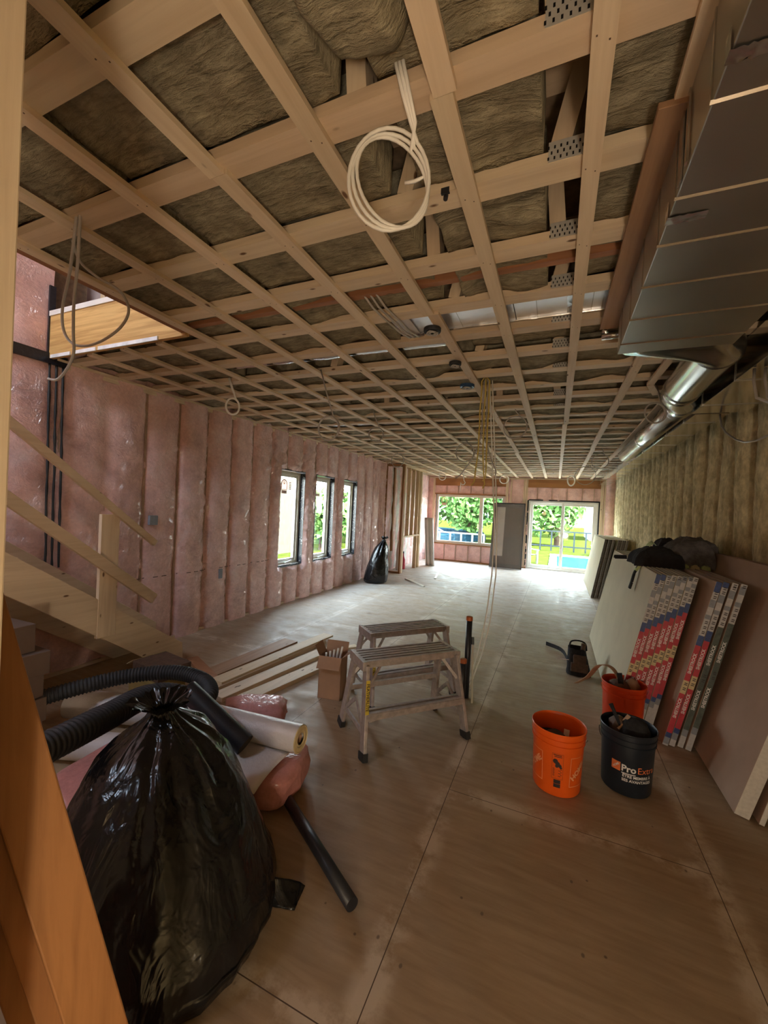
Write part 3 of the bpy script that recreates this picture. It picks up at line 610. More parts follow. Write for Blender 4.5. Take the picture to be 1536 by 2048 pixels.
o = MB().beam((.240, 1.255, ZC-.004), (.222, 2.62, ZC-.004), .092, .019).build('wide_board', 'brownboard_y', bevel=.002); tag(o, 'wider brown board fixed under the joists along the big steel duct', 'board')
for (a, b, l) in (((.655, 2.85, ZC-.008), (.635, 3.78, ZC-.008), 'longer wood block beside the round steel pipe'), ((.64, 3.80, ZC-.008), (.735, 4.10, ZC-.008), 'short slanted wood block at the elbow of the steel pipe')):
    o = MB().beam(a, b, .05, .018).build('wood_block', 'pine_y'); tag(o, l, 'wood block')
def smooth_path(P, n=8):
    P = [Vector(p) for p in P]; out = []
    for i in range(len(P)-1):
        a = P[max(i-1, 0)]; b_ = P[i]; c_ = P[i+1]; d_ = P[min(i+2, len(P)-1)]
        for k in range(n):
            t = k/n; out.append(.5*((2*b_)+(c_-a)*t+(2*a-5*b_+4*c_-d_)*t*t+(3*b_-a-3*c_+d_)*t**3))
    out.append(P[-1]); return out
# ------------------------------------------------------------------ ducts
du = thing('rectangular_duct', (.51, .6, 2.5), 'wide flat galvanized steel duct under the ceiling at the upper right', 'duct')
MB().box((.262, YB+.05, 2.50), (.767, 2.52, 2.712)).build('casing', 'galv', du, bevel=.003)
mb = MB()
for y in (-.7, -.1, .42, .72, 1.06, 1.345, 1.56, 1.82, 2.10, 2.38):
    MB().prism([(.258, y-.006, 2.5005), (.258, y+.006, 2.5005), (.258, y, 2.4955)], (.513, 0, 0)).box((.2585, y-.004, 2.4985), (.2625, y+.004, 2.70)).build('seam_rib', 'galv_bright', du)
for (x, y, sx_, sy_) in ((.262, 1.435, .10, .035), (.262, .965, .07, .03)):
    mb = MB().grid(10, 6, lambda i, j: (x-.004+sx_*i/10*(1+.3*nz(j, i)), y+sy_*(j/6-.5)+.006*nz(i*.9, j), 2.4975-.003*abs(nz(i*.8, j*.8))))
    mb.grid(4, 6, lambda i, j: (x-.003-.002*abs(nz(i, j)), y+sy_*(j/6-.5), 2.4975+.012*i))
    mb.build('foil_tape', 'foil', du, smooth=True)
MB().box((.2565, 1.28, 2.505), (.2605, 1.31, 2.69)).build('hanger_strap', 'galv_bright', du); MB().box((.2545, 1.22, 2.505), (.2585, 1.235, 2.69)).build('hanger_strap', 'galv_bright', du)
pp = thing('round_duct', (.78, 3.0, 2.45), 'shiny round steel pipe coming out of the end of the wide flat duct', 'duct')
mb = MB(); n = 32; rings = []
for s_ in range(7):
    t = s_/6; e = t*t*(3-2*t); P = []
    for k in range(n):
        a = 2*math.pi*k/n; ca, sa = math.cos(a), math.sin(a); m_ = max(abs(ca), abs(sa)); sq = Vector((.50+.245*ca/m_*1.0, 0, 2.605+.10*sa/m_)) + Vector((.02, 0, 0)); ci = Vector((.775+.118*ca, 0, 2.575+.118*sa))
        p = sq.lerp(ci, e); p.y = 2.515+.24*t; P.append(p)
    rings.append(P)
mb.v = [p for r_ in rings for p in r_]; mb.f = [(i*n+k, i*n+(k+1) % n, (i+1)*n+(k+1) % n, (i+1)*n+k) for i in range(6) for k in range(n)]; mb.mi = [0]*len(mb.f)
mb.build('boot', 'galv_bright', pp, smooth=True, fix=True)
MB().tube([(.775, 2.75, 2.575), (.785, 3.2, 2.575), (.80, 3.6, 2.575)], .116, 32, False).build('pipe_length', 'galv_bright', pp, smooth=True)
mb = MB()
for y, x in ((2.76, .775), (3.5, .797), (3.585, .80)): mb.lathe((x, y, 2.575), [(.116, -.012), (.123, 0), (.116, .012)], 32, (0.02, 1, 0)).build('crimp_ring', 'galv_bright', pp, smooth=True)
MB().tube([(.80, 3.58, 2.575), (.805, 3.68, 2.583), (.835, 3.80, 2.58), (.88, 3.90, 2.578), (.905, 4.0, 2.575), (.91, 4.1, 2.572)], .1, 32, False, [.116, .114, .106, .1, .096, .094]).build('elbow', 'galv_bright', pp, smooth=True)
MB().tube([(.91, 4.08, 2.572), (.912, 5.5, 2.572), (.915, 7.05, 2.572)], .094, 32).build('pipe_length', 'galv_bright', pp, smooth=True)
for y in (4.0, 4.1, 4.16, 5.6): MB().lathe((.91, y, 2.572), [(.094, -.012), (.101, 0), (.094, .012)], 32, (0, 1, 0)).build('crimp_ring', 'galv_bright', pp, smooth=True)
tr = thing('trunk_duct', (1.13, 6, 2.5), 'long mirror bright rectangular duct along the ribbed right wall', 'duct')
MB().box((.985, .2, 2.505), (1.34, 4.08, 2.712)).build('casing', 'galv_mirror', tr, bevel=.002)
MB().box((1.015, 4.09, 2.50), (1.245, YF-.06, 2.712)).build('casing', 'galv_mirror', tr, bevel=.002)
mb = MB()
for i in range(19):
    y = .7+.62*i; x0, x1 = (.982, 1.342) if y < 4.08 else (1.012, 1.248); z = 2.503 if y < 4.08 else 2.498
    MB().box((x0-.001, y-.003, z-.003), (x1, y+.003, z)).box((x0-.001, y-.003, z), (x0+.001, y+.003, 2.70)).build('drive_cleat', 'galv', tr)
    if i % 2: MB().box((x0-.006, y-.02, z-.006), (x0+.01, y+.02, z+.01)).build('hanger_clip', 'galv', tr)
# small fittings on the ceiling
def ceil_box(x, y, z, r, m, label, name='junction_box'):
    t = thing(name, (x, y, z), label, 'junction box')
    MB().lathe((x, y, z), [(r*.2, .0), (r*.95, .0), (r, .004), (r, .022), (r*.8, .026), (0, .026)], 28).build('housing', m, t, smooth=False)
    mb = MB()
    for k in range(3):
        mb.tube([(x+r*(.65-.16*k)*math.cos(a*.5), y+r*(.65-.16*k)*math.sin(a*.5), z-.004-.006*abs(math.sin(a*.7+k))) for a in range(13)], .0035, 6)
    mb.build('wire_tail', 'cable_grey', t, smooth=True); return t
ceil_box(-.742, 2.34, 2.672, .052, 'black_rubber', 'round black electrical box with curled wires under the fifth joist bay')
ceil_box(-.738, 2.92, 2.672, .045, 'black_rubber', 'smaller round black electrical box on the furring strip, before the blue box')
ceil_box(-.762, 3.47, 2.672, .062, 'blue_box', 'round blue electrical box beside the yellow hanging cables')
o = MB().cyl((.19, 2.66, 2.66), (.33, 2.66, 2.67), .02, 14); o.cyl((.215, 2.66, 2.66), (.20, 2.66, 2.74), .018, 12); o = o.build('vent_pipe', 'galv_bright', smooth=True); tag(o, 'short steel pipe elbow at the end of the wide brown board', 'pipe')
o = MB().cyl((-.415, 1.40, 2.748), (-.415, 1.385, 2.70), .008, 10); o.box((-.43, 1.375, 2.715), (-.40, 1.385, 2.735)); o = o.build('cable_clamp', 'black_rubber'); tag(o, 'small black clamp on the ceiling joist right of the white cable coil', 'clamp')
# ------------------------------------------------------------------ hanging cables
def ring_pts(c, r, phi, turns, start=90, wob=.006, seed=0, sq=1.0, n=26):
    u = Vector((math.cos(phi), math.sin(phi), 0)); c = Vector(c); w = Vector((-math.sin(phi), math.cos(phi), 0)); P = []
    N_ = int(n*turns)
    for k in range(N_+1):
        a = R(start)-2*math.pi*k/n; rr_ = r*(1+.06*nz(k*.13, seed))
        P.append(c+u*math.cos(a)*rr_*sq+Vector((0, 0, 1))*math.sin(a)*rr_+w*(wob*nz(k*.1, seed, 3)+.004*k/n))
    return P
def hang(name, label, top, c, r, phi, turns, rad, m, strands=1, sq=1.0, start=60, group=None, tail=None):
    t = thing(name, top, label, 'cable', group)
    for s_ in range(strands):
        of = Vector(((s_ % 2)*.012, (s_//2)*.012, 0)); P = ring_pts(c, r*(1-.06*s_), phi+.1*s_, turns+.12*s_, start, .012, s_*5+sum(c), sq)
        q = [Vector(top)+of+Vector((0, 0, .02)), Vector(top)*.6+P[0]*.4+of*.8, Vector(top)*.25+P[0]*.75+of*.4]+P
        if tail: q += [P[-1].lerp(Vector(tail)+of, .5)+Vector((0, 0, -.01)), Vector(tail)+of]
        MB().tube(q, rad, 8).build('strand' if strands > 1 else 'cable_run', m, t, smooth=True)
    return t
# the coil of white cable overhead: three strands
wc = thing('cable_coil', (-.45, .98, 2.72), 'coil of white electrical cable hanging from the first joists, close to the camera', 'cable')
for s_ in range(3):
    cc = Vector((-.475+.003*s_, 1.03, 2.515)); P = []
    for k in range(int(30*(1.55+.12*s_))+1):
        a = R(48)-2*math.pi*k/30; P.append(cc+Vector((.102*(1-.05*s_)*math.cos(a+.15*s_), .045*math.cos(a)+.006*s_+.006*nz(k*.1, s_), .142*(1-.035*s_)*math.sin(a))))
    if s_ == 2: P = P[:34]+[P[33]+Vector((-.03, 0, -.005)), P[33]+Vector((-.06, 0, -.002))]
    of = Vector((.010*s_-.012, 0, 0))
    MB().tube([Vector((-.425, .955, 2.745))+of, Vector((-.415, .985, 2.69))+of*.9, Vector((-.405, 1.02, 2.64))+of*.6]+P,   .0052, 8).build('strand', 'cable', wc, smooth=True)
t = thing('cable_loop', (-2.1, 1.1, 2.7), 'tan cable looping down from the ceiling beside the stair opening', 'cable')
for P in ([(-1.84, 1.0, 2.73), (-2.02, 1.08, 2.58), (-2.16, 1.13, 2.46), (-2.2, 1.16, 2.37), (-2.16, 1.18, 2.31), (-2.08, 1.2, 2.30), (-1.98, 1.22, 2.33), (-1.90, 1.24, 2.39), (-1.86, 1.24, 2.46), (-1.90, 1.22, 2.54), (-2.0, 1.18, 2.60), (-2.06, 1.14, 2.66), (-2.05, 1.10, 2.73)], [(-1.82, 1.0, 2.73), (-1.93, 1.06, 2.60), (-2.02, 1.1, 2.45), (-2.07, 1.13, 2.33), (-2.08, 1.14, 2.24), (-2.13, 1.14, 2.17), (-2.2, 1.14, 2.13), (-2.27, 1.14, 2.14)]): MB().tube(smooth_path(P, 5), .006, 8).build('strand', 'cable_grey', t, smooth=True)
hang('cable_loop', 'grey cable loop hanging over the middle of the left wall, lowest of its row', (-1.88, 2.9, 2.715), (-1.78, 2.9, 2.24), .10, .2, 2.3, .006, 'cable_grey', 1, .9)
hang('cable_loop', 'small grey cable loop hanging past the lowest one, before the second window', (-2.04, 4.3, 2.715), (-1.99, 4.3, 2.46), .085, .2, 2.1, .006, 'cable_grey', 1)
hang('cable_loop', 'pair of whitish plastic loops hanging close under the ceiling near the left wall', (-2.86, 2.87, 2.715), (-2.8, 2.87, 2.47), .075, .6, 1.6, .007, 'cable', 2, .8)
hang('cable_loop', 'grey cable loop hanging in front of the round steel pipe', (.72, 4.0, 2.715), (.73, 4.05, 2.52), .085, .3, 2.3, .006, 'cable_grey', 1)
hang('cable_loop', 'large thin cable loop hanging left of the yellow cables', (-1.36, 6.3, 2.715), (-1.37, 6.3, 2.53), .14, 0, 1.4, .007, 'cable_grey', 1)
hang('cable_loop', 'thin cable loop hanging right of the yellow cables', (-.47, 4.5, 2.715), (-.45, 4.5, 2.53), .12, 0, 1.6, .006, 'cable_grey', 1)
hang('cable_loop', 'cable loop hanging above the framed closet', (-3.0, 7.5, 2.715), (-2.97, 7.5, 2.56), .13, 0, 1.3, .007, 'cable_grey', 1)
hang('cable_loop', 'cable loop hanging from the fourth furring line before the patio door', (.62, 7.3, 2.715), (.60, 7.3, 2.52), .12, 0, 1.3, .006, 'cable_grey', 1)
hang('cable_tail', 'short white cable tail hanging at the left end of the far window', (-3.35, 11.8, 2.715), (-3.2, 11.8, 2.62), .10, .2, .8, .012, 'cable', 1)
hang('cable_tail', 'white cable tail hanging over the far window', (-2.55, 11.7, 2.715), (-2.55, 11.7, 2.45), .06, .2, .7, .010, 'cable', 1, tail=(-2.62, 11.7, 2.20))
hang('cable_tail', 'double white cable curl hanging over the right end of the far window', (-1.55, 11.9, 2.715), (-1.42, 11.9, 2.58), .12, .2, 2.1, .012, 'cable', 1)
hang('cable_tail', 'white cable curl hanging over the patio door', (.42, 11.2, 2.715), (.30, 11.2, 2.52), .13, .3, 1.8, .012, 'cable', 2, .7)
hang('cable_loop', 'wide thin cable loop hanging over the patio door', (.62, 9.6, 2.715), (.52, 9.6, 2.50), .2, 0, 1.0, .007, 'cable_grey', 1)
t = thing('cable_bundle', (-.6, 3.42, 2.70), 'straight yellow and grey cables hanging together from the ceiling mid room', 'cable')
for i, (dx, dy, m, zb, ex, ey) in enumerate(((-.03, 0, 'cable_yellow', 1.86, -.02, 0), (0, .02, 'cable_yellow', 1.84, .03, .02), (.035, 0, 'cable_yellow', 1.90, -.0, .03), (.02, .03, 'cable_grey', 1.95, .10, 0), (-.015, .03, 'cable_grey', 1.92, -.16, 0))):
    MB().tube([(-.6+dx*.3, 3.42+dy, 2.73)]+[(-.6+dx+ex*max(0, (k-5)/5)**2+.006*nz(k*.5, i), 3.42+dy+ey*k/10, 2.70-(2.70-zb)*k/10) for k in range(11)]+[(-.6+dx+ex*1.15-.02, 3.42+dy+ey, zb-.035)], .0055, 8).build('strand', m, t, smooth=True)
t = thing('floor_cable', (-.52, 3.5, 0), 'long cream cable pair dropping from the ceiling to the floor beside the black pipes', 'cable')
for i in (0, 1):
    o_ = .022*i
    MB().tube([(-.57+o_, 3.45, 2.71), (-.53+o_, 3.5, 2.14), (-.48+o_, 3.52, 1.5), (-.48+o_*1.5, 3.52, 1.08), (-.51+o_*1.8, 3.52, .72), (-.56+o_*1.6, 3.52, .40), (-.62+o_, 3.52, .15), (-.68, 3.50, .012), (-.75, 3.44, .008)], .0055, 8).build('strand', 'cable', t, smooth=True)
t = thing('cable_drop', (1.1, 3.3, 2.2), 'two pale cables drooping in front of the bright duct at the right edge', 'cable')
for i in (0, 1): MB().tube([(1.0+.05*i, 2.95, 2.50), (.99+.05*i, 2.92, 2.42), (1.0+.05*i, 2.90, 2.32), (1.06+.05*i, 2.80, 2.25), (1.15+.04*i, 2.7, 2.20), (1.33+.03*i, 2.55, 2.15)], .008, 8).build('strand', 'cable_grey', t, smooth=True)
o = MB().tube([(1.2, 4.15, 2.5), (1.2, 4.10, 2.40), (1.2, 4.0, 2.33), (1.2, 3.8, 2.24), (1.2, 3.63, 2.19), (1.2, 3.45, 2.17), (1.22, 3.2, 2.19), (1.3, 3.0, 2.3), (1.4, 2.9, 2.4)], .007, 8).build('cable_drop', 'cable_grey', smooth=True); tag(o, 'single grey cable hanging in a shallow curve against the ribbed right wall', 'cable')
t = thing('cable_run', (-.75, 2.3, 2.68), 'three grey cables slung side by side under the foil faced board', 'cable')
for i in range(3): MB().tube([(-1.02+.035*i, 1.97, 2.75), (-1.0+.035*i, 2.05, 2.715), (-.97+.035*i, 2.2, 2.70), (-.95+.03*i, 2.35, 2.698), (-.93+.03*i, 2.46, 2.71), (-.92+.03*i, 2.53, 2.75)], .006, 8).build('strand', 'cable_grey', t, smooth=True)
# ------------------------------------------------------------------ closet framing at the far left
cf = thing('closet_frame', (-3.7, 9.9, 0), 'unfinished closet wall of upright studs in the far left corner', 'stud wall')
for x, w_ in ((-3.945, .038), (-3.52, .089)): MB().box((x-w_/2 if x < -3.9 else x, 9.30, .038), (x+w_/2 if x < -3.9 else x+.038, 9.39, 2.655)).build('stud', 'amber_z', cf)
MB().box((XL+.02, 9.30, 0), (-3.48, 9.39, .038)).build('plate', 'amber_x', cf); MB().box((XL+.02, 9.30, 2.655), (-3.48, 9.39, 2.70)).build('plate', 'amber_x', cf)
MB().box((-3.57, 9.395, 2.655), (-3.48, 11.2, 2.70)).build('plate', 'pale_y', cf)
for y, m in ((9.42, 'pale_z'), (9.46, 'pale_z'), (9.8, 'pale_z'), (10.15, 'pale_z'), (10.5, 'pale_z'), (10.72, 'pale_z'), (10.78, 'pale_z')):
    MB().box((-3.57, y-.019, 0 if y < 9.5 or y > 10.4 else .92), (-3.48, y+.019, 2.655)).build('stud', m, cf)
MB().box((-3.57, 9.48, .88), (-3.48, 10.70, .92)).build('cross_plate', 'pale_y', cf)
for y in (9.7, 10.3): MB().box((XL+.05, y-.045, .5), (XL+.10, y+.045, 2.65)).build('back_stud', 'amber_z', cf)
mb = MB().grid(34, 60, lambda i, j: (XL+.06+.03*fbm(i*.35, j*.12, 8), 9.45+1.5*i/34, .04+2.6*j/60)); o = mb.build('poly_curtain', 'silverw', smooth=True); tag(o, 'silvery plastic vapour film on the wall inside the closet frame', 'plastic film')
mb = MB(); mb.grid(8, 16, lambda i, j: (-3.50+.24*i/8+.25*(1-j/16)*.4, 11.25+.03*math.sin(i*1.7), 1.38*j/16*(1-.0*i))); o = mb.build('wrapped_board', 'poly', smooth=True, solid=.05); o.location.z = .0; tag(o, 'board in bluish clear wrap leaning in the far left corner by the window', 'wrapped board')
t = thing('vacuum_bottle', (-3.70, 10.1, 0), 'dark red bottle on the floor inside the closet frame', 'bottle')
MB().lathe((-3.70, 10.1, 0), [(0, 0), (.06, 0), (.065, .05), (.065, .25), (.03, .34), (.022, .36), (.022, .42), (0, .42)], 16).build('body', 'tape_red', t, smooth=True); MB().cyl((-3.70, 10.1, .42), (-3.70, 10.1, .47), .024, 12).build('cap', 'black', t)
o = MB().tube([(-3.72+.01*nz(k), 9.85, .8*k/8) for k in range(9)], .07, 14, True, [.07, .085, .08, .075, .085, .08, .07, .06, .03]).build('rolled_film', 'poly', smooth=True); tag(o, 'upright white roll of film inside the closet frame', 'roll')
# ------------------------------------------------------------------ wrapped screen leaning on the far wall
ws = thing('wrapped_screen', (-1.33, 12.4, 0), 'dark insect screen door wrapped in clear film leaning beside the patio door', 'screen door')
def lean(x, z): return (x, 12.28+.40*z/1.95, z)
def leanbox(name, m, x0, x1, z0, z1, off, th, par, **kw):
    a, b_, c_, d_ = [Vector(lean(*p)) for p in ((x0, z0), (x1, z0), (x1, z1), (x0, z1))]; nn = Vector((0, -1, .2)).normalized()
    mb = MB(); P = [p+nn*off for p in (a, b_, c_, d_)]; Q = [p+nn*(off-th) for p in (a, b_, c_, d_)]
    mb.add(P+Q, [(0, 1, 2, 3), (7, 6, 5, 4), (0, 4, 5, 1), (1, 5, 6, 2), (2, 6, 7, 3), (3, 7, 4, 0)]); return mb.build(name, m, par, **kw)
for a in ((-1.77, -1.70, .01, 1.93), (-.93, -.86, .01, 1.93)): leanbox('stile', 'membrane', *a, .02, .05, ws)
for a in ((-1.70, -.93, .01, .13), (-1.70, -.93, 1.80, 1.93)): leanbox('rail', 'membrane', *a, .02, .05, ws)
leanbox('screen_mesh', 'mesh_dark', -1.42, -.93, .13, 1.80, 0, .01, ws); leanbox('clear_part', 'poly', -1.70, -1.42, .35, 1.80, 0, .008, ws); leanbox('screen_mesh', 'mesh_dark', -1.70, -1.42, .13, .35, 0, .01, ws)
mb = MB().grid(14, 30, lambda i, j: (Vector(lean(-1.76+.88*i/14+.01*nz(i, j*.4), .02+1.88*j/30))+Vector((0, -.032-.012*abs(fbm(i*.7+j*.25, j*.18, 3)), 0)))); mb.build('clear_wrap', 'film', ws, smooth=True)
# ------------------------------------------------------------------ rubbish bags
def bag(name, base, top, r, hgt, seed, label, segs=96, lean_=(0, 0), sx_=1, sy_=1, ear=None):
    bx, by = base; n = segs; prof = [(.0, .05), (.004, .90), (.02, 1.06), (.08, 1.12), (.18, 1.10), (.3, 1.02), (.45, .90), (.6, .76), (.72, .62), (.81, .46), (.875, .27), (.915, .16), (.945, .11), (.965, .16), (.985, .24), (1.0, .27)]
    def pr_(t):
        for (a, b_), (c_, d_) in zip(prof, prof[1:]):
            if a <= t <= c_: u = (t-a)/(c_-a); return b_+(d_-b_)*u
        return prof[-1][1]
    rows = 90; mb = MB()
    def fn(i, j):
        t = (j/rows)**1.0; a = 2*math.pi*i/n; rad = pr_(t); ca, sa = math.cos(a), math.sin(a)
        gather = min(1, max(0, (t-.45)/.4)); f = rad*(1+.26*gather*nz(ca*4.5+seed, sa*4.5, t*1.2)+.12*gather*nz(ca*13, sa*13+seed, t*1.5)); f += .05*fbm(ca*1.4+seed, sa*1.4, t*2.0)*(1-gather*.5)+.03*nz(ca*7, sa*7+seed, t*1.5)
        if t > .96: f *= 1+.5*nz(ca*5, sa*5, seed)
        cx = bx+(top[0]-bx)*t**1.3; cy = by+(top[1]-by)*t**1.3
        z = hgt*t+(.02*nz(ca*3, sa*3, seed+t*4) if t > .1 else 0)
        return (cx+r*f*ca*sx_, cy+r*f*sa*sy_, max(z, .002))
    mb.grid(n, rows, fn)
    t_ = thing(name, (bx, by, 0), label, 'rubbish bag')
    mb.build('sack', 'bag', t_, smooth=True)
    tp = Vector((top[0], top[1], hgt)); mb = MB(); mb.lathe(tp-Vector((0, 0, .075*hgt/.8)), [(.13*r, -.02), (.155*r, -.01), (.16*r, .0), (.15*r, .012), (.12*r, .02)], 20); mb.build('knot', 'black_rubber', t_, smooth=True)
    return t_
bg_ = bag('rubbish_bag', (-1.31, 1.09), (-1.48, 1.20), .385, .76, 3.1, 'large full black plastic rubbish bag at the bottom left, closest to the camera')
mb = MB().grid(10, 10, lambda i, j: (-1.04+.17*i/10-.02*j/10+.01*nz(i, j), 1.26+.16*(i/10)*(.35+.65*j/10)+.02, .004+.11*(j/10)*(1-i/10)**.7+.006*nz(i*.8, j*.8, 3))); mb.build('corner_flap', 'bag', bg_, smooth=True, solid=.006)
b2 = bag('rubbish_bag', (-3.52, 7.95), (-3.38, 8.0), .27, .98, 8.3, 'tall crumpled black rubbish bag standing against the far left wall by the closet', 60, sx_=.85)
# ------------------------------------------------------------------ insulation packs, film rolls and hoses beside the big bag
def pack(c, s, seed, label, rot=0, m='pinkbag', amp=.02, name='insulation_pack'):
    mb = MB(); n1, n2 = 28, 18; cr, sr = math.cos(rot), math.sin(rot)
    def fn(i, j):
        a = 2*math.pi*i/n1; b_ = math.pi*(j/n2-.5); p = .45
        sg = lambda v, q: math.copysign(abs(v)**q, v)
        x = sg(math.cos(a), p)*sg(math.cos(b_), p); y = sg(math.sin(a), p)*sg(math.cos(b_), p); z = sg(math.sin(b_), p)
        k = 1+amp*6*fbm(x*2.3+seed, y*2.3, z*2.3)*.5; x *= s[0]/2*k; y *= s[1]/2*k; z *= s[2]/2*(1+amp*nz(x*9, y*9, seed))
        return (c[0]+x*cr-y*sr, c[1]+x*sr+y*cr, max(.003, c[2]+s[2]/2+z))
    mb.grid(n1, n2, fn); o = mb.build(name, m, smooth=True, fix=True); return tag(o, label, 'insulation pack')
pack((-1.53, 1.83, 0), (.62, .44, .20), 2, 'pink insulation pack right of the big black bag, under the white film roll', .15)
pack((-1.98, 1.42, 0), (.48, .72, .26), 5, 'pink insulation pack wedged between the big black bag and the leaning studs', .1)
pack((-1.93, 2.33, 0), (.42, .26, .17), 9, 'small crumpled pink insulation pack in clear wrap behind the white film roll', .5, amp=.06)
def roll(a, b_, r, label, m='poly', cat='film roll'):
    t = thing('film_roll', ((a[0]+b_[0])/2, (a[1]+b_[1])/2, min(a[2], b_[2])-r), label, cat)
    A, B = Vector(a), Vector(b_); d = (B-A).normalized()
    MB().cyl(A, B, r, 36, caps=False).build('wound_film', m, t, smooth=True)
    MB().lathe(B, [(r, 0), (r*.93, .004), (r*.9, 0), (r*.6, .002), (r*.55, -.001), (r*.42, 0)], 36, d).build('wound_end', 'tape_yellow', t); MB().lathe(A, [(r, 0), (r*.42, 0)], 36, d).build('wound_end', 'tape_yellow', t)
    MB().cyl(A-d*.01, B-d*.012, r*.42, 20, caps=False).build('paper_core', 'cardboard', t, smooth=True); return t
fr_ = roll((-2.02, 1.86, .268), (-1.25, 1.90, .290), .074, 'white roll of plastic film pointing at the work benches, above a pink pack')
mb = MB().grid(10, 8, lambda i, j: (-1.75+.46*i/10, 1.86-.27*j/8-.03*math.sin(i*.9)*j/8, .222-.05*(j/8)**3)); mb.build('loose_edge', 'poly', fr_, smooth=True, solid=.002)
roll((-3.05, 1.75, .13), (-2.35, 2.02, .10), .095, 'thick white plastic film roll lying behind the corrugated hose')
roll((-2.75, 1.45, .09), (-2.2, 1.62, .11), .08, 'white plastic film roll lying nearest to the leaning studs')
def corrugated(P, r, label, name='corrugated_hose'):
    Q = smooth_path(P, 60); L_ = [0]
    for a, b_ in zip(Q, Q[1:]): L_.append(L_[-1]+(b_-a).length)
    tot = L_[-1]; n = int(tot/.0042); pts = []; radii = []; k = 0
    for i in range(n+1):
        s_ = tot*i/n
        while k < len(L_)-2 and L_[k+1] < s_: k += 1
        u = (s_-L_[k])/max(1e-6, L_[k+1]-L_[k]); pts.append(Q[k].lerp(Q[k+1], u)); radii.append(r*(1+.085*math.sin(2*math.pi*s_/.021)))
    o = MB().tube(pts, r, 20, True, radii).build(name, 'black_rubber', smooth=True); return tag(o, label, 'hose')
corrugated([(-3.05, 1.35, .25), (-2.9, 1.6, .30), (-2.72, 1.9, .33), (-2.48, 2.08, .345), (-2.24, 2.12, .33), (-2.07, 2.04, .31), (-2.02, 1.9, .29), (-2.06, 1.78, .27), (-2.2, 1.7, .25)], .048, 'black corrugated hose arching over the pile and bending back at its right end')
corrugated([(-1.93, 1.72, .44), (-1.96, 1.60, .50), (-1.95, 1.45, .54), (-1.87, 1.25, .57), (-1.80, 1.08, .60), (-1.77, .95, .61), (-1.75, .82, .62)], .058, 'thicker black corrugated hose lying close behind the big black bag')
t = thing('black_pipe', (-1.7, 1.7, .3), 'wide smooth black pipe with its open end up, leaning out of the hoses', 'pipe')
A, B = Vector((-1.90, 1.70, .50)), Vector((-1.50, 1.74, .27)); MB().cyl(A, B, .056, 32, caps=False).cyl(A, B, .050, 32, caps=False).lathe(A, [(.050, 0), (.053, -.003), (.056, 0)], 32, (B-A)).build('tube', 'abs', t, smooth=True)
MB().lathe(B, [(.056, 0), (0, 0)], 24, (B-A)).build('end_cap', 'black', t)
o = MB().cyl((-1.25, 1.79, .03), (-.665, 1.43, .03), .027, 24).build('black_pipe', 'abs', smooth=False); o.data.polygons.foreach_set('use_smooth', [len(p.vertices) == 4 for p in o.data.polygons]); tag(o, 'long thin black pipe lying on the floor right of the big black bag', 'pipe')
# boxes in the pile
def carton(lo, hi, m, label, rot=0, name='cardboard_box', open_end=False):
    c = Vector(((lo[0]+hi[0])/2, (lo[1]+hi[1])/2, lo[2])); t = thing(name, (0, 0, 0), label, 'box')
    hx, hy, h = (hi[0]-lo[0])/2, (hi[1]-lo[1])/2, hi[2]-lo[2]
    MB().box((-hx, -hy, 0), (hx, hy, h)).build('body', m, t, bevel=.004)
    MB().box((-hx-.001, -.02, h-.001), (hx+.001, .02, h+.001)).build('tape', 'tape_yellow' if m == 'cardboard' else m, t)
    if open_end: MB().frame((-hx-.002, -hy, h), (-.09, 0, -.05), (0, 2*hy, 0), (0, 0, .004)).build('flap', 'tape_yellow', t)
    t.location = c; t.rotation_euler = (0, 0, rot); return t
for i, (lo, hi, l) in enumerate((((-3.25, .85, 0), (-2.90, 1.50, .16), 'brown carton at the bottom of the stack under the stair'), ((-3.25, .85, .162), (-2.90, 1.52, .31), 'second brown carton from the floor in the stack under the stair'), ((-3.26, .8, .312), (-2.90, 1.50, .455), 'third brown carton from the floor in the stack under the stair'), ((-3.26, .8, .457), (-2.90, 1.53, .60), 'fourth brown carton from the floor in the stack under the stair'), ((-3.27, .8, .602), (-2.93, 1.46, .775), 'topmost brown carton of the stack under the stair'))):
    carton(lo, hi, 'cardboard_dark', l, .03*(-1)**i)
carton((-3.02, 2.15, .20), (-2.66, 2.42, .29), 'leather', 'dark brown box with one pale flap on top of the pile by the stair foot', -.15, open_end=True)
carton((-3.02, 2.13, 0), (-2.70, 2.40, .198), 'yellow_box', 'yellowish box at the stair foot under the dark brown box', -.1)
# ------------------------------------------------------------------ stair with temporary rails
st = thing('staircase', (-3.6, 1.6, 0), 'unfinished pine staircase with temporary rails rising along the left wall', 'staircase')
def slope_board(name, x0, x1, pts, m='pine_y'):
    return MB().prism([(x0, y, z) for y, z in pts], (x1-x0, 0, 0)).build(name, m, st, bevel=.002)
slope_board('stringer', -3.34, -3.30, [(-.60, 2.65), (2.869, .188), (2.879, 0), (2.70, 0), (-.60, 2.42)])
slope_board('stringer', -3.95, -3.91, [(-.60, 2.88), (3.05, .25), (3.05, 0), (2.6, 0), (-.60, 2.30)])
slope_board('rail', -3.29, -3.25, [(-.4, 3.55), (2.52, 1.205), (2.49, 1.165), (-.4, 3.46)]); slope_board('rail', -3.29, -3.25, [(-.4, 3.05), (2.54, .725), (2.49, .655), (-.4, 2.965)])
MB().box((-3.33, 2.055, .45), (-3.295, 2.20, 1.44)).build('newel_post', 'pine_z', st, bevel=.002)
for k in range(13):
    y = 2.62-.262*k; z = .19*(k+1)
    MB().box((-3.92, y-.04, z-.03), (-3.34, y+.235, z)).build('tread', 'pine_x', st)
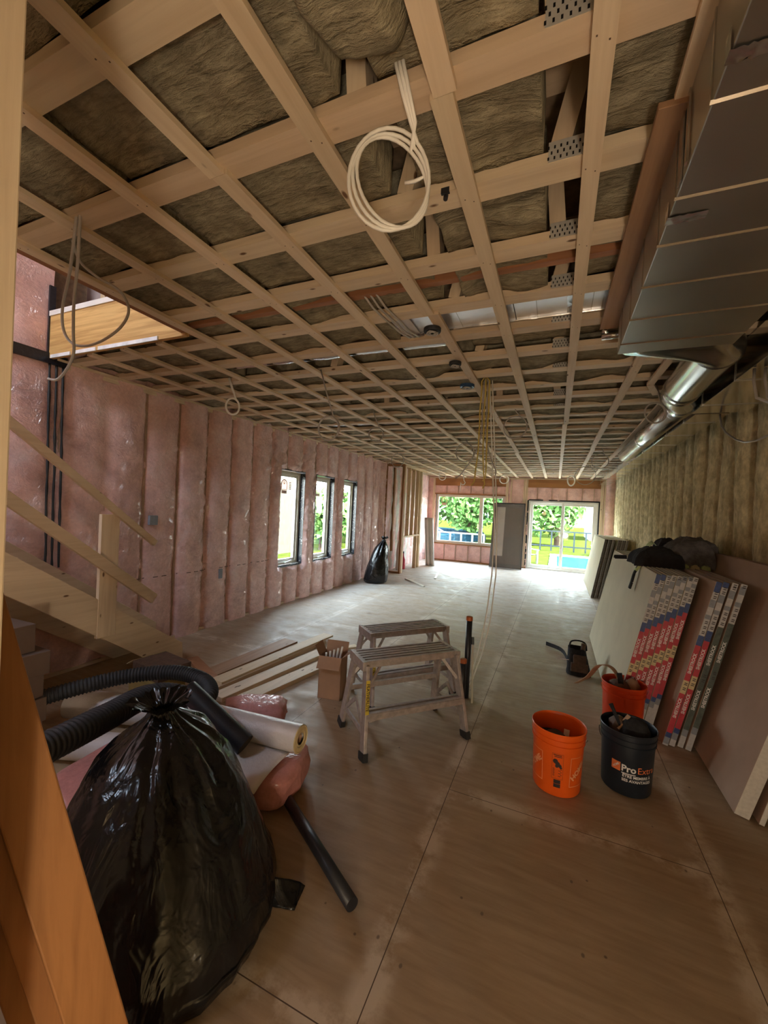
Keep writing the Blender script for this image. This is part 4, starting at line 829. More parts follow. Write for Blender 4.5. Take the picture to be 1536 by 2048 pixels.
# ------------------------------------------------------------------ door jamb and leaning studs at the left edge
j = MB().box((-1.1, .30, 0), (-.78, .345, 2.695)).build('door_jamb', 'pine_z', bevel=.003); tag(j, 'blurred upright pine jamb filling the left edge of the view', 'post')
for i in range(3):
    dx = -.043*i; dy = .0
    a = Vector((-.775+dx, .65-.02*i, .01)); b_ = Vector((-.983+dx*1.05, .262-.02*i, 1.88-.05*i))
    o = MB().beam(a, b_, .038, .089, (.25, 1, .2)).build('leaning_stud', 'amber_z', bevel=.003)
    tag(o, ['orange brown stud leaning at the lower left, closest to the big black bag', 'orange brown stud leaning at the lower left, middle of the three', 'orange brown stud leaning at the lower left, closest to the picture edge'][i], 'stud')
# ------------------------------------------------------------------ boards on the floor
def plank(a, b_, w_, h, m, label, name='loose_board', z=0):
    A, B = Vector((*a, z+h/2)), Vector((*b_, z+h/2)); o = MB().beam(A, B, w_, h).build(name, m, bevel=.002); return tag(o, label, 'board')
plank((-2.22, 2.52), (-2.02, 3.62), .14, .038, 'pine_y', 'pine board lying on the floor, nearest to the small cardboard box')
plank((-2.42, 2.45), (-2.24, 3.75), .14, .038, 'pine_y', 'pine board lying on the floor, second from the small cardboard box')
plank((-2.62, 2.5), (-2.47, 4.05), .185, .038, 'pine_y', 'wide pine board lying flat on the floor, third from the small cardboard box')
plank((-2.60, 2.62), (-2.44, 4.2), .14, .02, 'pale_y', 'thin pale board lying on top of the wide pine board', z=.0385)
plank((-2.86, 2.6), (-2.76, 3.9), .19, .018, 'brownboard_y', 'thin brown board lying on the floor close to the stair foot')
plank((-3.25, 2.95), (-2.55, 2.62), .10, .03, 'red_x', 'short reddish offcut lying across at the stair foot')
plank((-2.25, 3.85), (-2.02, 4.12), .09, .02, 'pale_y', 'short pale offcut on the floor beyond the long boards')
plank((-3.10, 8.70), (-2.46, 8.08), .045, .02, 'cream', 'thin pale stick lying on the floor before the closet frame', 'loose_stick')
plank((-2.68, 9.92), (-2.53, 9.15), .05, .02, 'cream', 'short pale stick on the floor farther than the other stick', 'loose_stick')
# ------------------------------------------------------------------ small open cardboard box
t = thing('cardboard_box', (0, 0, 0), 'small tall open cardboard box beside the aluminium work benches', 'box')
mb = MB(); a, b_, h = .098, .075, .35
for lo, hi in (((-a, -b_, 0), (a, -b_+.004, h)), ((-a, b_-.004, 0), (a, b_, h)), ((-a, -b_, 0), (-a+.004, b_, h)), ((a-.004, -b_, 0), (a, b_, h)), ((-a, -b_, 0), (a, b_, .004))): mb.box(lo, hi)
mb.build('body', 'cardboard', t)
for o_, u, v in (((-a, -b_, h), (2*a, 0, 0), (0, -.055, -.085)), ((a, -b_, h), (0, 2*b_, 0), (.08, 0, .055)), ((-a, -b_, h), (0, 2*b_, 0), (-.04, 0, .08)), ((-a, b_, h), (2*a, 0, 0), (0, .03, .08))): MB().frame(o_, u, v, (0, 0, .003)).build('flap', 'cardboard', t)
mb = MB()
for i in range(5): mb.tube([(-.05+.02*i, .01*i-.02, .2), (-.06+.03*i, .015*i-.02, .36+.012*i)], .009, 8)
mb.build('contents', 'cable', t); t.location = (-1.665, 2.97, 0); t.rotation_euler = (0, 0, .15)
# ------------------------------------------------------------------ black pipe stubs through the floor
for (x, y, h, l) in ((-.645, 3.50, .70, 'taller black pipe stub with an orange cap standing behind the work bench'), (-.655, 3.38, .37, 'shorter black pipe stub with an orange cap standing behind the work bench')):
    t = thing('pipe_stub', (x, y, 0), l, 'pipe'); MB().cyl((x, y, 0), (x, y, h-.03), .026, 24).build('pipe', 'abs', t, smooth=True); MB().lathe((x, y, h-.032), [(0, 0), (.028, 0), (.028, .03), (.024, .034), (0, .034)], 24).build('cap', 'cap', t)
t = thing('cream_pipe', (-.57, 3.45, 0), 'thin cream pipe standing beside the black pipe stubs', 'pipe'); MB().cyl((-.575, 3.42, 0), (-.61, 3.52, .46), .009, 12).build('pipe', 'cream', t, smooth=True); MB().cyl((-.61, 3.52, .46), (-.615, 3.53, .52), .012, 12).build('valve', 'black', t)
# ------------------------------------------------------------------ aluminium work benches
wbn = thing('work_bench', (0, 0, 0), 'low aluminium work bench, the nearer of the pair', 'work bench', 'aluminium work benches')
Lt, Wt, Hh, Lb, Wb = .73, .235, .585, .80, .48
def bench():
    mb = MB().box((-Lt/2, -Wt/2, Hh-.045), (Lt/2, Wt/2, Hh-.006))
    for v in (-.105, -.062, -.02, .02, .062, .105): mb.box((-Lt/2+.01, v-.012, Hh-.006), (Lt/2-.01, v+.012, Hh))
    mb.build('platform', 'alu', wbn, bevel=.002)
    for e in (-1, 1): MB().box((e*Lt/2-.015, -Wt/2-.012, Hh-.06), (e*Lt/2+.015, Wt/2+.012, Hh+.002)).build('end_cap', 'alu', wbn, bevel=.003)
    ft = lambda sx_, sy_, z: Vector((sx_*(Lt/2-.02+(Lb-Lt+.02)/2*(1-z/Hh)), sy_*(Wt/2-.015+(Wb-Wt)/2*(1-z/Hh)), z))
    for sx_ in (-1, 1):
        for sy_ in (-1, 1):
            leg = MB().beam(ft(sx_, sy_, .025), ft(sx_, sy_, Hh-.03), .022, .07, (0, 1, .0)).build('leg', 'alu', wbn, bevel=.002)
            MB().beam(ft(sx_, sy_, 0)+Vector((0, 0, .002)), ft(sx_, sy_, .05), .034, .082, (0, 1, 0)).build('rubber_foot', 'black_rubber', leg)
            if sx_ == -1 and sy_ == -1:
                A, B = ft(-1, -1, .27), ft(-1, -1, .47); d = (B-A); nrm = Vector((0, -1, .22)).normalized(); u = Vector((1, 0, 0))
                MB().frame(A+nrm*.037-u*.0115, u*.026, d, nrm*.001).build('label', 'yellow_tag', leg)
                mbt = MB(); dn_2 = d.normalized(); C_ = (A+B)/2+nrm*.0385+u*.0015; put_text(mbt, 'FEATHERLITE', .028, lambda x, y: C_-dn_2*x+u*y, .0006); mbt.build('lettering', 'print_black', leg)
        MB().beam(ft(sx_, -1, .15), ft(sx_, 1, .15), .012, .03).build('end_brace', 'alu', wbn)
        MB().beam(ft(sx_, -1, .13), ft(sx_, -1, .30).lerp(ft(sx_, 1, .30), .5), .01, .025).build('diagonal_brace', 'alu', wbn); MB().beam(ft(sx_, 1, .13), ft(sx_, 1, .30).lerp(ft(sx_, -1, .30), .5), .01, .025).build('diagonal_brace', 'alu', wbn)
        MB().beam(ft(sx_, -1, .40)+Vector((-sx_*.01, 0, 0)), Vector((sx_*.24, -Wt/2+.02, Hh-.04)), .01, .02).build('corner_brace', 'alu', wbn); MB().beam(ft(sx_, 1, .40)+Vector((-sx_*.01, 0, 0)), Vector((sx_*.24, Wt/2-.02, Hh-.04)), .01, .02).build('corner_brace', 'alu', wbn)
    a, b_ = ft(-1, -1, .25), ft(1, -1, .25)
    MB().box((a.x, a.y-.035, .235), (b_.x, a.y+.055, .275)).box((a.x+.01, a.y-.03, .275), (b_.x-.01, a.y-.005, .280)).box((a.x+.01, a.y+.02, .275), (b_.x-.01, a.y+.045, .280)).build('step', 'alu', wbn, bevel=.002)
    MB().beam(ft(-1, 1, .30), ft(1, 1, .30), .03, .035).build('back_rail', 'alu', wbn, bevel=.002)
    MB().beam(ft(-1, -1, .22)+Vector((.03, 0, 0)), Vector((-.2, a.y+.01, .24)), .01, .02).build('step_brace', 'alu', wbn)
bench(); wbn.location = (-.945, 2.74, 0); wbn.rotation_euler = (0, 0, R(47.2))
dup(wbn, (-1.165, 3.31, 0), R(48.5), 'low aluminium work bench, the farther of the pair')
# ------------------------------------------------------------------ buckets
def bucket(name, c, m, label, rot=0):
    t = thing(name, (*c, 0), label, 'bucket'); cx, cy = c
    prof = [(0, .004), (.127, .004), (.131, .012), (.140, .27), (.1405, .285), (.147, .287), (.147, .295), (.142, .297), (.1425, .318), (.149, .320), (.149, .328), (.1445, .330), (.145, .352), (.151, .355), (.152, .364), (.149, .368), (.146, .364), (.143, .35), (.128, .02), (0, .018)]
    MB().lathe((cx, cy, 0), prof, 64).build('pail', m, t, smooth=True).modifiers.new('e', 'EDGE_SPLIT').split_angle = R(40)
    return t
def cyl_fn(c, phi0, z0):
    def fn(x, y):
        z = z0+y; r_ = .131+(.140-.131)*(z-.012)/.258+.0012; a = phi0+x/r_; return (c[0]+r_*math.sin(a), c[1]-r_*math.cos(a), z)
    return fn
def decal(parent, name, m, c, phi0, z0, rects, lift=0):
    mb = MB(); f = cyl_fn(c, phi0, z0)
    for x0, x1, y0, y1 in rects:
        n = max(1, int((x1-x0)/.008)); mb.grid(n, 1, lambda i, j: f(x0+(x1-x0)*i/n, y0+(y1-y0)*j))
    return mb.build(name, m, parent)
def handle_wire(t, c, m, ang, tilt, grip=None):
    cx, cy = c; u = Vector((math.cos(ang), math.sin(ang), 0)); w_ = Vector((-math.sin(ang), math.cos(ang), 0)); P = []
    for k in range(25):
        a = math.pi*k/24; P.append(Vector((cx, cy, .335))+u*math.cos(a)*.158+(w_*math.cos(tilt)+Vector((0, 0, math.sin(tilt))))*math.sin(a)*.165)
    h = MB().tube(P, .0022, 6).build('wire_handle', m, t, smooth=True)
    if grip: MB().tube(P[9:16], .009, 10).build('grip', grip, h, smooth=True)
c1 = (.075, 2.645); ob = bucket('bucket', c1, 'orange', 'bright orange bucket standing alone, nearest to the camera')
decal(ob, 'warning_label', 'print_black', c1, R(0), .165, [(-.030, .030, .088, .089), (-.030, .030, -.055, -.054), (-.030, -.029, -.055, .089), (.029, .030, -.055, .089), (-.024, .020, .079, .083), (-.018, .022, .070, .074), (-.017, .019, -.082, -.060), (-.017, .019, -.105, -.084)])
mb = MB(); f = cyl_fn(c1, 0, .165)
for (x, y, r_) in ((-.012, .045, .014), (0, .032, .013), (.012, .022, .010), (.018, .012, .007), (-.004, .018, .009)): mb.add([f(x+r_*math.cos(a*.7), y+r_*math.sin(a*.7)) for a in range(9)], [tuple(range(9))])
for i in range(6): mb.add([f(a, b_) for a, b_ in ((-.024, .0-.008*i), (.024-.006*(i % 2), .0-.008*i), (.024-.006*(i % 2), .003-.008*i), (-.024, .003-.008*i))], [(0, 1, 2, 3)])
mb.build('warning_drawing', 'print_black', ob)
for ph, sgn in ((R(52), 1), (R(-58), -1)):
    decal(ob, 'logo_outline', 'print_pale', c1, ph, .165, [(-.055, .055, .070, .073), (-.055, .055, -.095, -.092), (-.055, -.052, -.095, .073), (.052, .055, -.095, .073)])
    mb = MB(); f = cyl_fn(c1, ph, .155); put_text(mb, 'HOME', .042, lambda x, y: f((x-y)*.707, (x+y)*.707), .002); mb.build('logo_letters', 'print_pale', ob)
handle_wire(ob, c1, 'galv', R(-20), R(-38))
def lump(parent, name, m, c, s, seed, amp=.25, top=False):
    mb = MB(); mb.grid(20, 12, lambda i, j: (c[0]+s[0]*math.cos(2*math.pi*i/20)*math.cos(math.pi*(j/12-.5))*(1+amp*fbm(math.cos(2*math.pi*i/20)*1.5+seed, j*.25, math.sin(2*math.pi*i/20)*1.5)), c[1]+s[1]*math.sin(2*math.pi*i/20)*math.cos(math.pi*(j/12-.5))*(1+amp*nz(i*.0+math.cos(2*math.pi*i/20)*2, j*.3, seed)), c[2]+s[2]*math.sin(math.pi*(j/12-.5))))
    return mb.build(name, m, parent, smooth=True)
tb = thing('tool_pouch', (.075, 2.645, .02), 'dark tool pouch lying inside the near orange bucket', 'tool pouch')
lump(tb, 'pouch', 'leather', (.06, 2.645, .19), (.095, .09, .13), 2); lump(tb, 'tool_roll', 'fabric_black', (.03, 2.68, .27), (.07, .025, .035), 6)
mb = MB().beam((.105, 2.62, .15), (.12, 2.65, .335), .03, .006, (0, 1, 0)); mb.build('scraper', 'cream', tb)
c2 = (.462, 2.835); nb = bucket('bucket', c2, 'navy', 'black bucket with printed white lettering, beside the orange one')
f = cyl_fn(c2, R(-9), .155)
mb = MB(); put_text(mb, 'Pro', .052, lambda x, y: f(x+.012, y+.012), .0016); mb.build('lettering', 'print_white', nb)
mb = MB(); put_text(mb, 'Extra', .052, lambda x, y: f(x+.112, y+.012), .0002); mb.build('lettering', 'print_orange', nb)
mb = MB(); put_text(mb, 'ÊTRE MEMBRE À', .022, lambda x, y: f(x+.060, y-.030), .0006); put_text(mb, 'SES AVANTAGES', .022, lambda x, y: f(x+.060, y-.054), .0006); mb.build('lettering', 'print_white', nb)
decal(nb, 'underline', 'print_white', c2, R(-9), .155, [(-.024, .048, -.018, -.013)])
decal(nb, 'logo_square', 'print_orange', c2, R(-9), .155, [(-.078, -.030, -.012, .040)])
mb = MB(); put_text(mb, 'HOME', .015, lambda x, y: (lambda p: (p[0], p[1]-.0006, p[2]))(f(-.054+(x-y)*.707, .015+(x+y)*.707)), .0004); mb.build('logo_letters', 'print_white', nb)
handle_wire(nb, c2, 'black', R(8), R(-70))
tb = thing('hand_tools', (c2[0], c2[1], .03), 'dark bundle of hand tools and cloth heaped in the black bucket', 'tools')
lump(tb, 'cloth', 'fabric_black', (c2[0]+.03, c2[1], .30), (.10, .10, .115), 4, .3); lump(tb, 'pouch', 'leather', (c2[0]-.05, c2[1]+.02, .33), (.05, .05, .07), 9)
MB().tube([(c2[0]-.04, c2[1]-.02, .34), (c2[0]-.085, c2[1]-.01, .44), (c2[0]-.10, c2[1], .47)], .010, 8, True, [.008, .010, .013]).build('tool_handle', 'fabric_black', tb, smooth=True)
MB().beam((c2[0]-.06, c2[1]-.03, .34), (c2[0]+.0, c2[1]+.0, .42), .025, .006).build('blade', 'tan', tb)
c3 = (.535, 3.56); rb = bucket('bucket', c3, 'orange_red', 'red orange bucket behind the black one, against the drywall sheets')
handle_wire(rb, c3, 'galv', R(-5), R(-55), 'print_white')
tb = thing('tool_belt', (c3[0], c3[1], .05), 'leather tool belt with a tan strap hanging out of the rear bucket', 'tool belt')
lump(tb, 'pouch', 'leather', (c3[0]-.03, c3[1], .28), (.09, .08, .10), 12); lump(tb, 'pouch', 'cardboard', (c3[0]+.06, c3[1]+.03, .33), (.05, .06, .06), 15)
mb = MB(); Q = smooth_path([(c3[0]-.02, c3[1], .36), (c3[0]-.08, c3[1]+.05, .44), (c3[0]-.16, c3[1]+.12, .42), (c3[0]-.22, c3[1]+.3, .25), (c3[0]-.30, c3[1]+.45, .12)], 6)
for a, b_ in zip(Q, Q[1:]): mb.beam(a, b_, .04, .005)
mb.build('strap', 'tan', tb); MB().beam((c3[0]-.02, c3[1]-.04, .33), (c3[0]-.04, c3[1]-.04, .44), .035, .008, (0, 1, 0)).build('tool_holder', 'fabric_black', tb)
# ------------------------------------------------------------------ tool bag and belt on the floor
t = thing('tool_bag', (.29, 4.56, 0), 'black tool bag with belt standing on the floor by the near drywall stack', 'tool bag')
mb = MB(); mb.grid(28, 20, lambda i, j: ((.285+(.115-.035*j/20)*math.copysign(abs(math.cos(2*math.pi*i/28))**.7, math.cos(2*math.pi*i/28))*(1+.05*nz(i, j*.3)))-.03*j/20, 4.58+.07*math.copysign(abs(math.sin(2*math.pi*i/28))**.7, math.sin(2*math.pi*i/28)), .005+.27*j/20+.015*nz(i*.5, j*.5)), None); mb.build('bag_body', 'fabric_black', t, smooth=True)
mb = MB().tube(smooth_path([(.19, 4.56, .26), (.20, 4.56, .33), (.27, 4.56, .35), (.33, 4.56, .33), (.345, 4.56, .26)], 5), .008, 8); mb.build('handle', 'fabric_black', t, smooth=True)
MB().tube([(.31, 4.55, .24), (.315, 4.54, .33)], .022, 12).build('tool_grip', 'leather', t, smooth=True)
for i, z in enumerate((.05, .13)): MB().box((.205+.02*i, 4.485, z), (.365-.02*i, 4.515, z+.09)).build('pocket', 'leather', t, bevel=.01)
mb = MB(); Q = smooth_path([(.215, 4.62, .03), (.19, 4.9, .03), (.13, 5.22, .03), (-.04, 5.38, .03)], 6)
for a, b_ in zip(Q, Q[1:]): mb.beam(a, b_, .006, .045)
mb.build('belt', 'fabric_black', t)
MB().cyl((.19, 4.53, .15), (.08, 4.56, .13), .004, 8).build('screwdriver', 'galv_bright', t)
# ------------------------------------------------------------------ drywall
def sheet(x0, y0, th_deg, L_, H_, T_, mf, label, group, tape=None, name='drywall_sheet', shift=0, edge='board_edge', cat='drywall'):
    s_, c_ = math.sin(R(th_deg)), math.cos(R(th_deg)); t = thing(name, (x0, y0, 0), label, cat, group)
    o_ = Vector((x0, y0, .002)); V = Vector((s_, 0, c_)); Wn = Vector((c_, 0, -s_)); U = Vector((0, 1, 0)); o_ = o_+Vector((0, 0, T_*s_))
    mb = MB(); a = o_; n_ = T_
    P = [a, a+U*L_, a+U*L_+V*H_, a+V*H_, a+Wn*n_, a+Wn*n_+U*L_, a+Wn*n_+U*L_+V*H_, a+Wn*n_+V*H_]
    mb.add(P, []); base = 0
    for q, mi in (((0, 3, 2, 1), 0), ((4, 5, 6, 7), 0), ((0, 1, 5, 4), 1), ((3, 7, 6, 2), 1), ((0, 4, 7, 3), 1), ((1, 2, 6, 5), 1)): mb.f.append(q); mb.mi.append(mi)
    mb.build('board', [mf, edge], t, bevel=.0025)
    mb = MB().frame(a+Wn*(T_/2-.0008)+V*(H_-.001), U*L_, V*.0018, Wn*.0016); mb.build('joint_line', 'tape_grey', t)
    if tape:
        bands = tape; mb = MB(); mats = sorted(set(b_[1] for b_ in bands)); e = U*-.0018; z = 0
        w0, w1 = .0015, T_-.0015
        vpos = 0
        for k, (f1, m) in enumerate(bands):
            v0 = vpos; v1 = f1+(shift if k < len(bands)-1 else 0); v1 = max(v0, min(1, v1)); vpos = v1
            if v1-v0 < .002: continue
            mb.cur = mats.index(m); mb.frame(a+e+Wn*w0+V*(H_*v0), Wn*(w1-w0), V*(H_*(v1-v0)), U*.0016)
        tp = mb.build('end_tape', mats, t)
        if 'tape_red' in mats or 'tape_green' in mats:
            mb = MB()
            for vc in (.255+shift, .53+shift):
                C_ = a+e*1.5+Wn*(T_/2)+V*(H_*vc); put_text(mb, 'SHEETROCK', .027, lambda x, y: C_+V*x-Wn*y, .0007)
            mb.build('lettering', 'print_white', tp)
            mb = MB()
            for vc in (.375, .405, .72, .75, .78, .93, .955): 
                C_ = a+e*1.6+Wn*(T_/2)+V*(H_*min(.985, vc+shift)); mb.frame(C_-V*.009-Wn*.009, V*.006+Wn*.004, Wn*.018, e*.2)
                mb.frame(C_+V*.003-Wn*.009, V*.006+Wn*.004, Wn*.018, e*.2)
            mb.build('print_marks', 'print_black', tp)
    return t
def bands(top_dark=False, g=False):
    rd, bl, ye = ('tape_green', 'tape_green', 'tape_green') if g else ('tape_red', 'tape_blue', 'tape_yellow')
    b = [(.03, 'tape_white'), (.07, 'tape_grey'), (.10, bl), (.345, rd), (.425, ye), (.64, rd), (.70, bl), (.80, 'tape_white')]
    for k in range(4): b.append((.825+.045*k, 'tape_grey' if k % 2 == 0 else 'tape_white'))
    b.append((1, 'tape_blue' if top_dark else 'tape_grey')); return b
for i in range(8):
    sheet(.485+.0335*i, 3.66+.01*(i % 2), 11.4, 2.44, 1.215, .0325, 'board', 'red taped drywall pair in the near stack, %s counting from the room side' % ordn(i+1), 'red taped drywall in the near stack', bands(i < 2), shift=-.02+.022*i)
for i in range(4):
    sheet(.775+.042*i+(.01 if i > 1 else 0), 3.46+.01*(i % 3), 12.2, 3.0, 1.225, .036, 'board_grey', ['red taped drywall pair behind the near stack, first behind it', 'red taped drywall pair behind the near stack, second behind it', 'drywall pair with torn dark green tape, first of two', 'drywall pair with torn dark green tape, second of two'][i], 'drywall standing behind the near stack', bands(True, i > 1), shift=-.02+.03*i)
for i in range(2):
    sheet(.975+.10*i, 2.81-.02*i, [14.8, 13.6][i], 2.55, 1.365, [.07, .025][i], 'board_grey', ['tall brown faced drywall pack leaning on the right wall, front one', 'tall drywall pack leaning on the right wall, rear one at the right edge'][i], 'tall drywall packs at the right edge', name='drywall_pack', edge='gypsum')
for g_ in range(2):
    for i in range(5):
        sheet(.71+.036*i+g_*.235, 9.12+.02*(i % 2), 9.6, 2.42, 1.2, .034, 'board', 'weathered drywall pair in the far stack, %s group, %s sheet' % (['front', 'rear'][g_], ordn(i+1)), 'drywall in the far stack', [(1, 'board_weather')] if True else None)
# clothes and gloves thrown on the near stack
def cloth(name, m, pts_w, label, seed, par=None):
    return None
t = thing('work_jacket', (.85, 4.5, 1.17), 'black work clothes with lime trim lying on the near drywall stack', 'clothes')
def drape(c, s, seed, zf, n1=34, n2=24, amp=.022):
    def fn(i, j):
        u, v = i/n1*2-1, j/n2*2-1; r_ = max(abs(u), abs(v)); k = math.sqrt(max(0, 1-r_**3.5)); ang = 1+.18*nz(u*1.5, v*1.5, seed)
        return (c[0]+s[0]*u*ang, c[1]+s[1]*v*ang, c[2]+s[2]*k*(.55+.45*zf(u, v))+amp*k*fbm(u*2.2+seed, v*2.2)+.25*amp*nz(u*7+v*3, v*5, seed)*k)
    return MB().grid(n1, n2, fn)
drape((.86, 4.43, 1.195), (.19, .22, .17), 3, lambda u, v: 1-.3*abs(u)).build('body', 'fabric_black', t, smooth=True)
mb = MB(); mb.grid(14, 6, lambda i, j: (.66-.10*i/14+.01*nz(i, j), 4.60+.10*j/6+.05*i/14, 1.215+.035*math.sin(math.pi*j/6)-.01*i/14)); mb.build('sleeve', 'fabric_black', t, smooth=True)
mb = MB(); mb.grid(10, 8, lambda i, j: (.80+.09*i/10, 4.44+.12*j/8, 1.34+.05*math.sin(math.pi*i/10)+.02*j/8)); mb.build('lime_lining', 'lime', t, smooth=True, solid=.004)
t = thing('grey_hoodie', (1.13, 4.62, 1.17), 'crumpled grey hooded top heaped beside the black clothes on the drywall', 'clothes')
drape((1.12, 4.60, 1.20), (.18, .26, .27), 7, lambda u, v: .7+.3*u).build('body', 'fabric_grey', t, smooth=True); drape((1.20, 4.70, 1.34), (.13, .20, .12), 17, lambda u, v: 1).build('hood', 'fabric_grey', t, smooth=True)
drape((1.02, 4.80, 1.23), (.11, .13, .20), 27, lambda u, v: 1).build('cap', 'fabric_black', t, smooth=True)
for i in range(3): drape((1.06+.075*i, 4.34, 1.195), (.035, .05, .035), i+2, lambda u, v: 1, 8, 8, .01).build('patterned_cuff', ['lime', 'tape_yellow', 'lime'][i], t, smooth=True)
t = thing('knee_strap', (.60, 4.25, .95), 'black strap with a lime end hanging over the face of the near drywall stack', 'strap')
mb = MB(); Q = [(.735, 4.27, 1.205), (.70, 4.27, 1.185), (.672, 4.26, 1.12), (.655, 4.25, 1.04), (.640, 4.25, .98)]
for a, b_ in zip(Q, Q[1:]): mb.beam(a, b_, .055, .018, (1, 0, 0))
mb.build('strap', 'fabric_black', t, bevel=.004); MB().beam((.722, 4.27, 1.212), (.682, 4.265, 1.145), .06, .022, (1, 0, 0)).build('lime_end', 'lime', t)
# ------------------------------------------------------------------ outside
sun = lamp('sun', 'SUN', (10, 20, 20), 65, (1, .95, .86), .1); sun.rotation_euler = (Vector((0, 0, 0))-Vector((-.62, .02, -.78))).to_track_quat('Z', 'Y').to_euler(); sun.data.angle = R(1)
g = MB().box((-45, -10, -.6), (45, YF+.2, -.42)).box((-45, YF+.2, -.6), (45, 90, -.42)).build('ground', 'lawn'); tag(g, kind=H_ST)
p = MB().box((-8, YF+.25, -.42), (10, 14.15, -.14)).build('patio', 'stone'); tag(p, kind=H_ST)  # unseen pale slab, added and widened to bounce sunlight up to the ceiling
g2 = MB().box((-9.0, 2, -.42), (-4.9, 14.6, -.40)).build('path', 'stonepath'); tag(g2, kind=H_ST)
t = thing('swimming_pool', (2, 19, -.4), 'blue swimming pool outside the patio door', 'pool'); MB().box((.1, 14.8, -.42), (9, 22, -.38)).build('water', 'pool', t)
mb = MB(); 
for lo, hi in (((-.2, 14.5, -.42), (9.3, 14.8, -.36)), ((-.2, 22, -.42), (9.3, 22.4, -.33)), ((-.2, 14.8, -.42), (.1, 22, -.36)), ((9, 14.8, -.42), (9.3, 22, -.33))): mb.box(lo, hi)
mb.build('coping', 'stone', t)
t = thing('far_pool', (-9.5, 29, -.4), 'blue pool seen through the big far window', 'pool'); mb = MB(); mb.lathe((-9.5, 30, -.42), [(0, .75), (1.5, .72), (4.6, .55), (4.8, .3), (4.8, 0)], 36); mb.build('cover', 'pool', t, smooth=True)
def fence(a, b_, h, n, m, label, x=False):
    t = thing('garden_fence', (*((Vector(a)+Vector(b_))/2)[:2], -.42), label, 'fence'); A, B = Vector(a), Vector(b_); mb = MB()
    for z in (h, h*.25): mb.beam(A+Vector((0, 0, z)), B+Vector((0, 0, z)), .06, .07)
    mb.build('rail', m, t)
    for k in range(n+1): p_ = A.lerp(B, k/n); MB().box((p_.x-.04, p_.y-.04, -.42), (p_.x+.04, p_.y+.04, p_.z+h+.03)).build('post', m, t)
    if x:
        for s_ in (0, 1): MB().beam(A.lerp(B, .15 if s_ else .6)+Vector((0, 0, h)), A.lerp(B, .6 if s_ else .1)+Vector((0, 0, h+1.3)), .05, .06).build('cross_bar', m, t)
fence((-8.2, 20, -.42), (-3.2, 20, -.42), .95, 9, 'chairwhite', 'white railing with crossed bars outside the big far window', True)
fence((-2, 25.5, -.42), (10, 25.5, -.42), 1.15, 20, 'fencegrey', 'grey garden fence behind the pool')
def tree(x, y, h, r, seed, m, label, n=900, cat='tree', name='garden_tree'):
    t = thing(name, (x, y, -.42), label, cat, 'trees and bushes behind the garden'); rr_ = random.Random(seed)
    MB().tube([(x, y, -.42), (x+.1*nz(seed), y, h*.3), (x+.2, y, h*.65)], .16, 8, True, [.18, .13, .07]).build('trunk', 'bark', t)
    mb = MB()
    for k in range(n):
        d = Vector((rr_.gauss(0, 1), rr_.gauss(0, 1), rr_.gauss(0, 1))).normalized()*(rr_.random()**.4); c_ = Vector((x, y, h*.52))+Vector((d.x*r, d.y*r, d.z*h*.5)); c_ += Vector((nz(k*.1, seed), nz(seed, k*.1), 0))*.5
        u = Vector((rr_.uniform(-1, 1), rr_.uniform(-1, 1), rr_.uniform(-1, 1))).normalized(); v = u.orthogonal().normalized(); s_ = rr_.uniform(.12, .26)*(1+h*.04)
        if c_.z > -.3: mb.add([c_-u*s_, c_+v*s_*.6, c_+u*s_, c_-v*s_*.6], [(0, 1, 2, 3)])
    mb.build('crown', m, t)
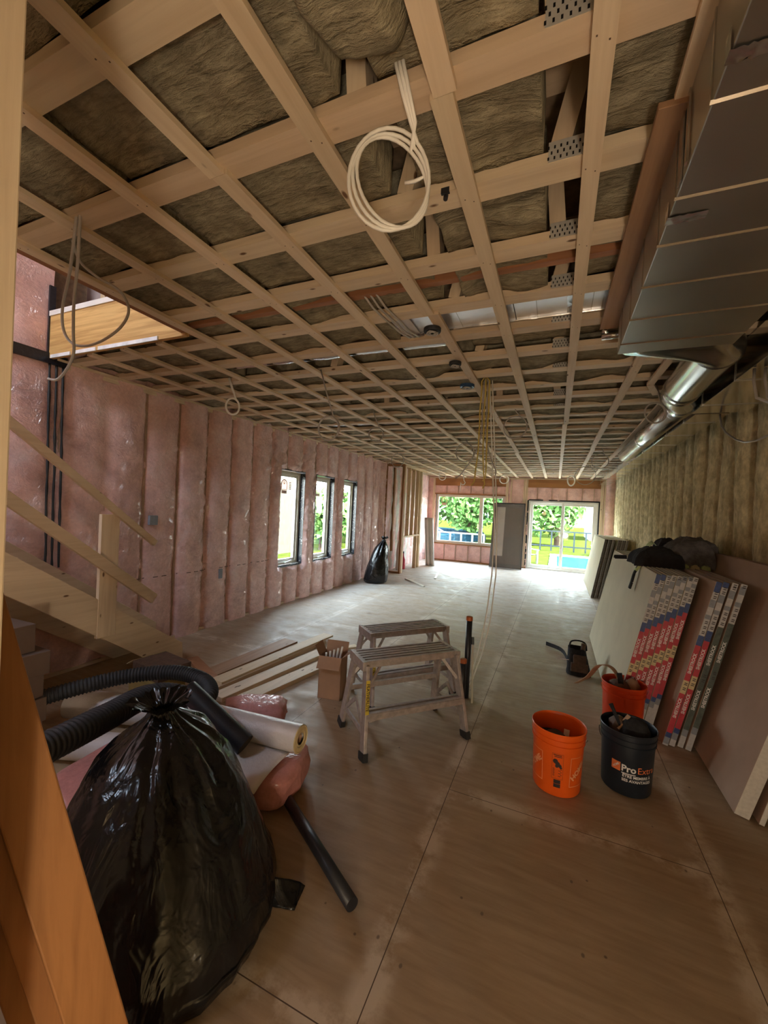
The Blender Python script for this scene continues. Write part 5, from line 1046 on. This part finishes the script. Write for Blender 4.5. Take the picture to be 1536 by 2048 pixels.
for i, (x, y, h, r, m) in enumerate(((-14, 34, 8, 3.2, 'leaf2'), (-10.5, 36, 9, 3.4, 'leaf2'), (-7.2, 33, 8.5, 3, 'leaf'), (-4, 36, 9, 3.2, 'leaf2'), (-1.8, 29, 6.5, 2.6, 'leaf'), (.1, 30, 7, 1.9, 'leaf'), (-5.5, 28, 5, 2, 'leaf'), (-12.5, 27, 3.2, 1.8, 'leaf'))):
    tree(x, y, h, r, i+1, m, 'leafy garden tree beyond the fence, %s from the left outside the far wall' % ordn(sorted([-14, -10.5, -7.2, -4, -1.8, .1, -5.5, -12.5]).index(x)+1), 1500)
t = thing('white_house', (7.5, 42, -.4), 'white neighbouring house behind the pool', 'house')
MB().box((2.8, 40, -.42), (14, 48, 7)).build('wall', 'housewall', t); MB().prism([(2.4, 39.7, 7), (14.4, 39.7, 7), (8.4, 39.7, 10)], (0, 8.5, 0)).build('roof', 'fencegrey', t)
for x, z in ((3.6, 3.3), (3.6, 1.2), (7, 1.0)): MB().box((x, 39.95, z), (x+1.1, 40, z+1.3)).build('window', 'fencegrey', t)
def garden_chair(x, y, rz, label):
    t = thing('garden_chair', (0, 0, 0), label, 'chair', 'white garden chairs by the pool')
    MB().frame((-.3, -.3, .36), (.6, 0, 0), (0, .55, -.12), (0, 0, .03)).build('seat', 'chairwhite', t); MB().frame((-.28, .22, .25), (.56, 0, 0), (0, .32, .8), (0, .03, 0)).build('backrest', 'chairwhite', t)
    for sx_ in (-.34, .28): MB().box((sx_, -.35, 0), (sx_+.06, -.28, .55)).build('leg', 'chairwhite', t); MB().box((sx_, .2, 0), (sx_+.06, .27, .5)).build('leg', 'chairwhite', t); MB().box((sx_-.03, -.38, .55), (sx_+.08, .35, .58)).build('armrest', 'chairwhite', t)
    t.location = (x, y, -.42); t.rotation_euler = (0, 0, rz); return t
garden_chair(-1.1, 18.3, .6, 'white garden chair on the grass, seen through the left door panel')
for x, y, l in ((2.2, 24.3, 'white garden chair beyond the pool, seen through the right door panel'),): garden_chair(x, y, -.3, l)
o = MB().box((-10.3, 3, -.42), (-10, 14.4, 2.6)).build('neighbour_wall', 'brick'); tag(o, 'pale brick wall of the neighbouring plot outside the first side window', 'wall', kind='thing')
for i in range(5):
    y = 15.6+2.1*i
    tree(-9.6-.4*i, y, 2.3, 1.15, 30+i, 'leaf', 'rounded green bush outside the side windows, %s from the house' % ordn(i+1), 700, 'bush', 'garden_bush')
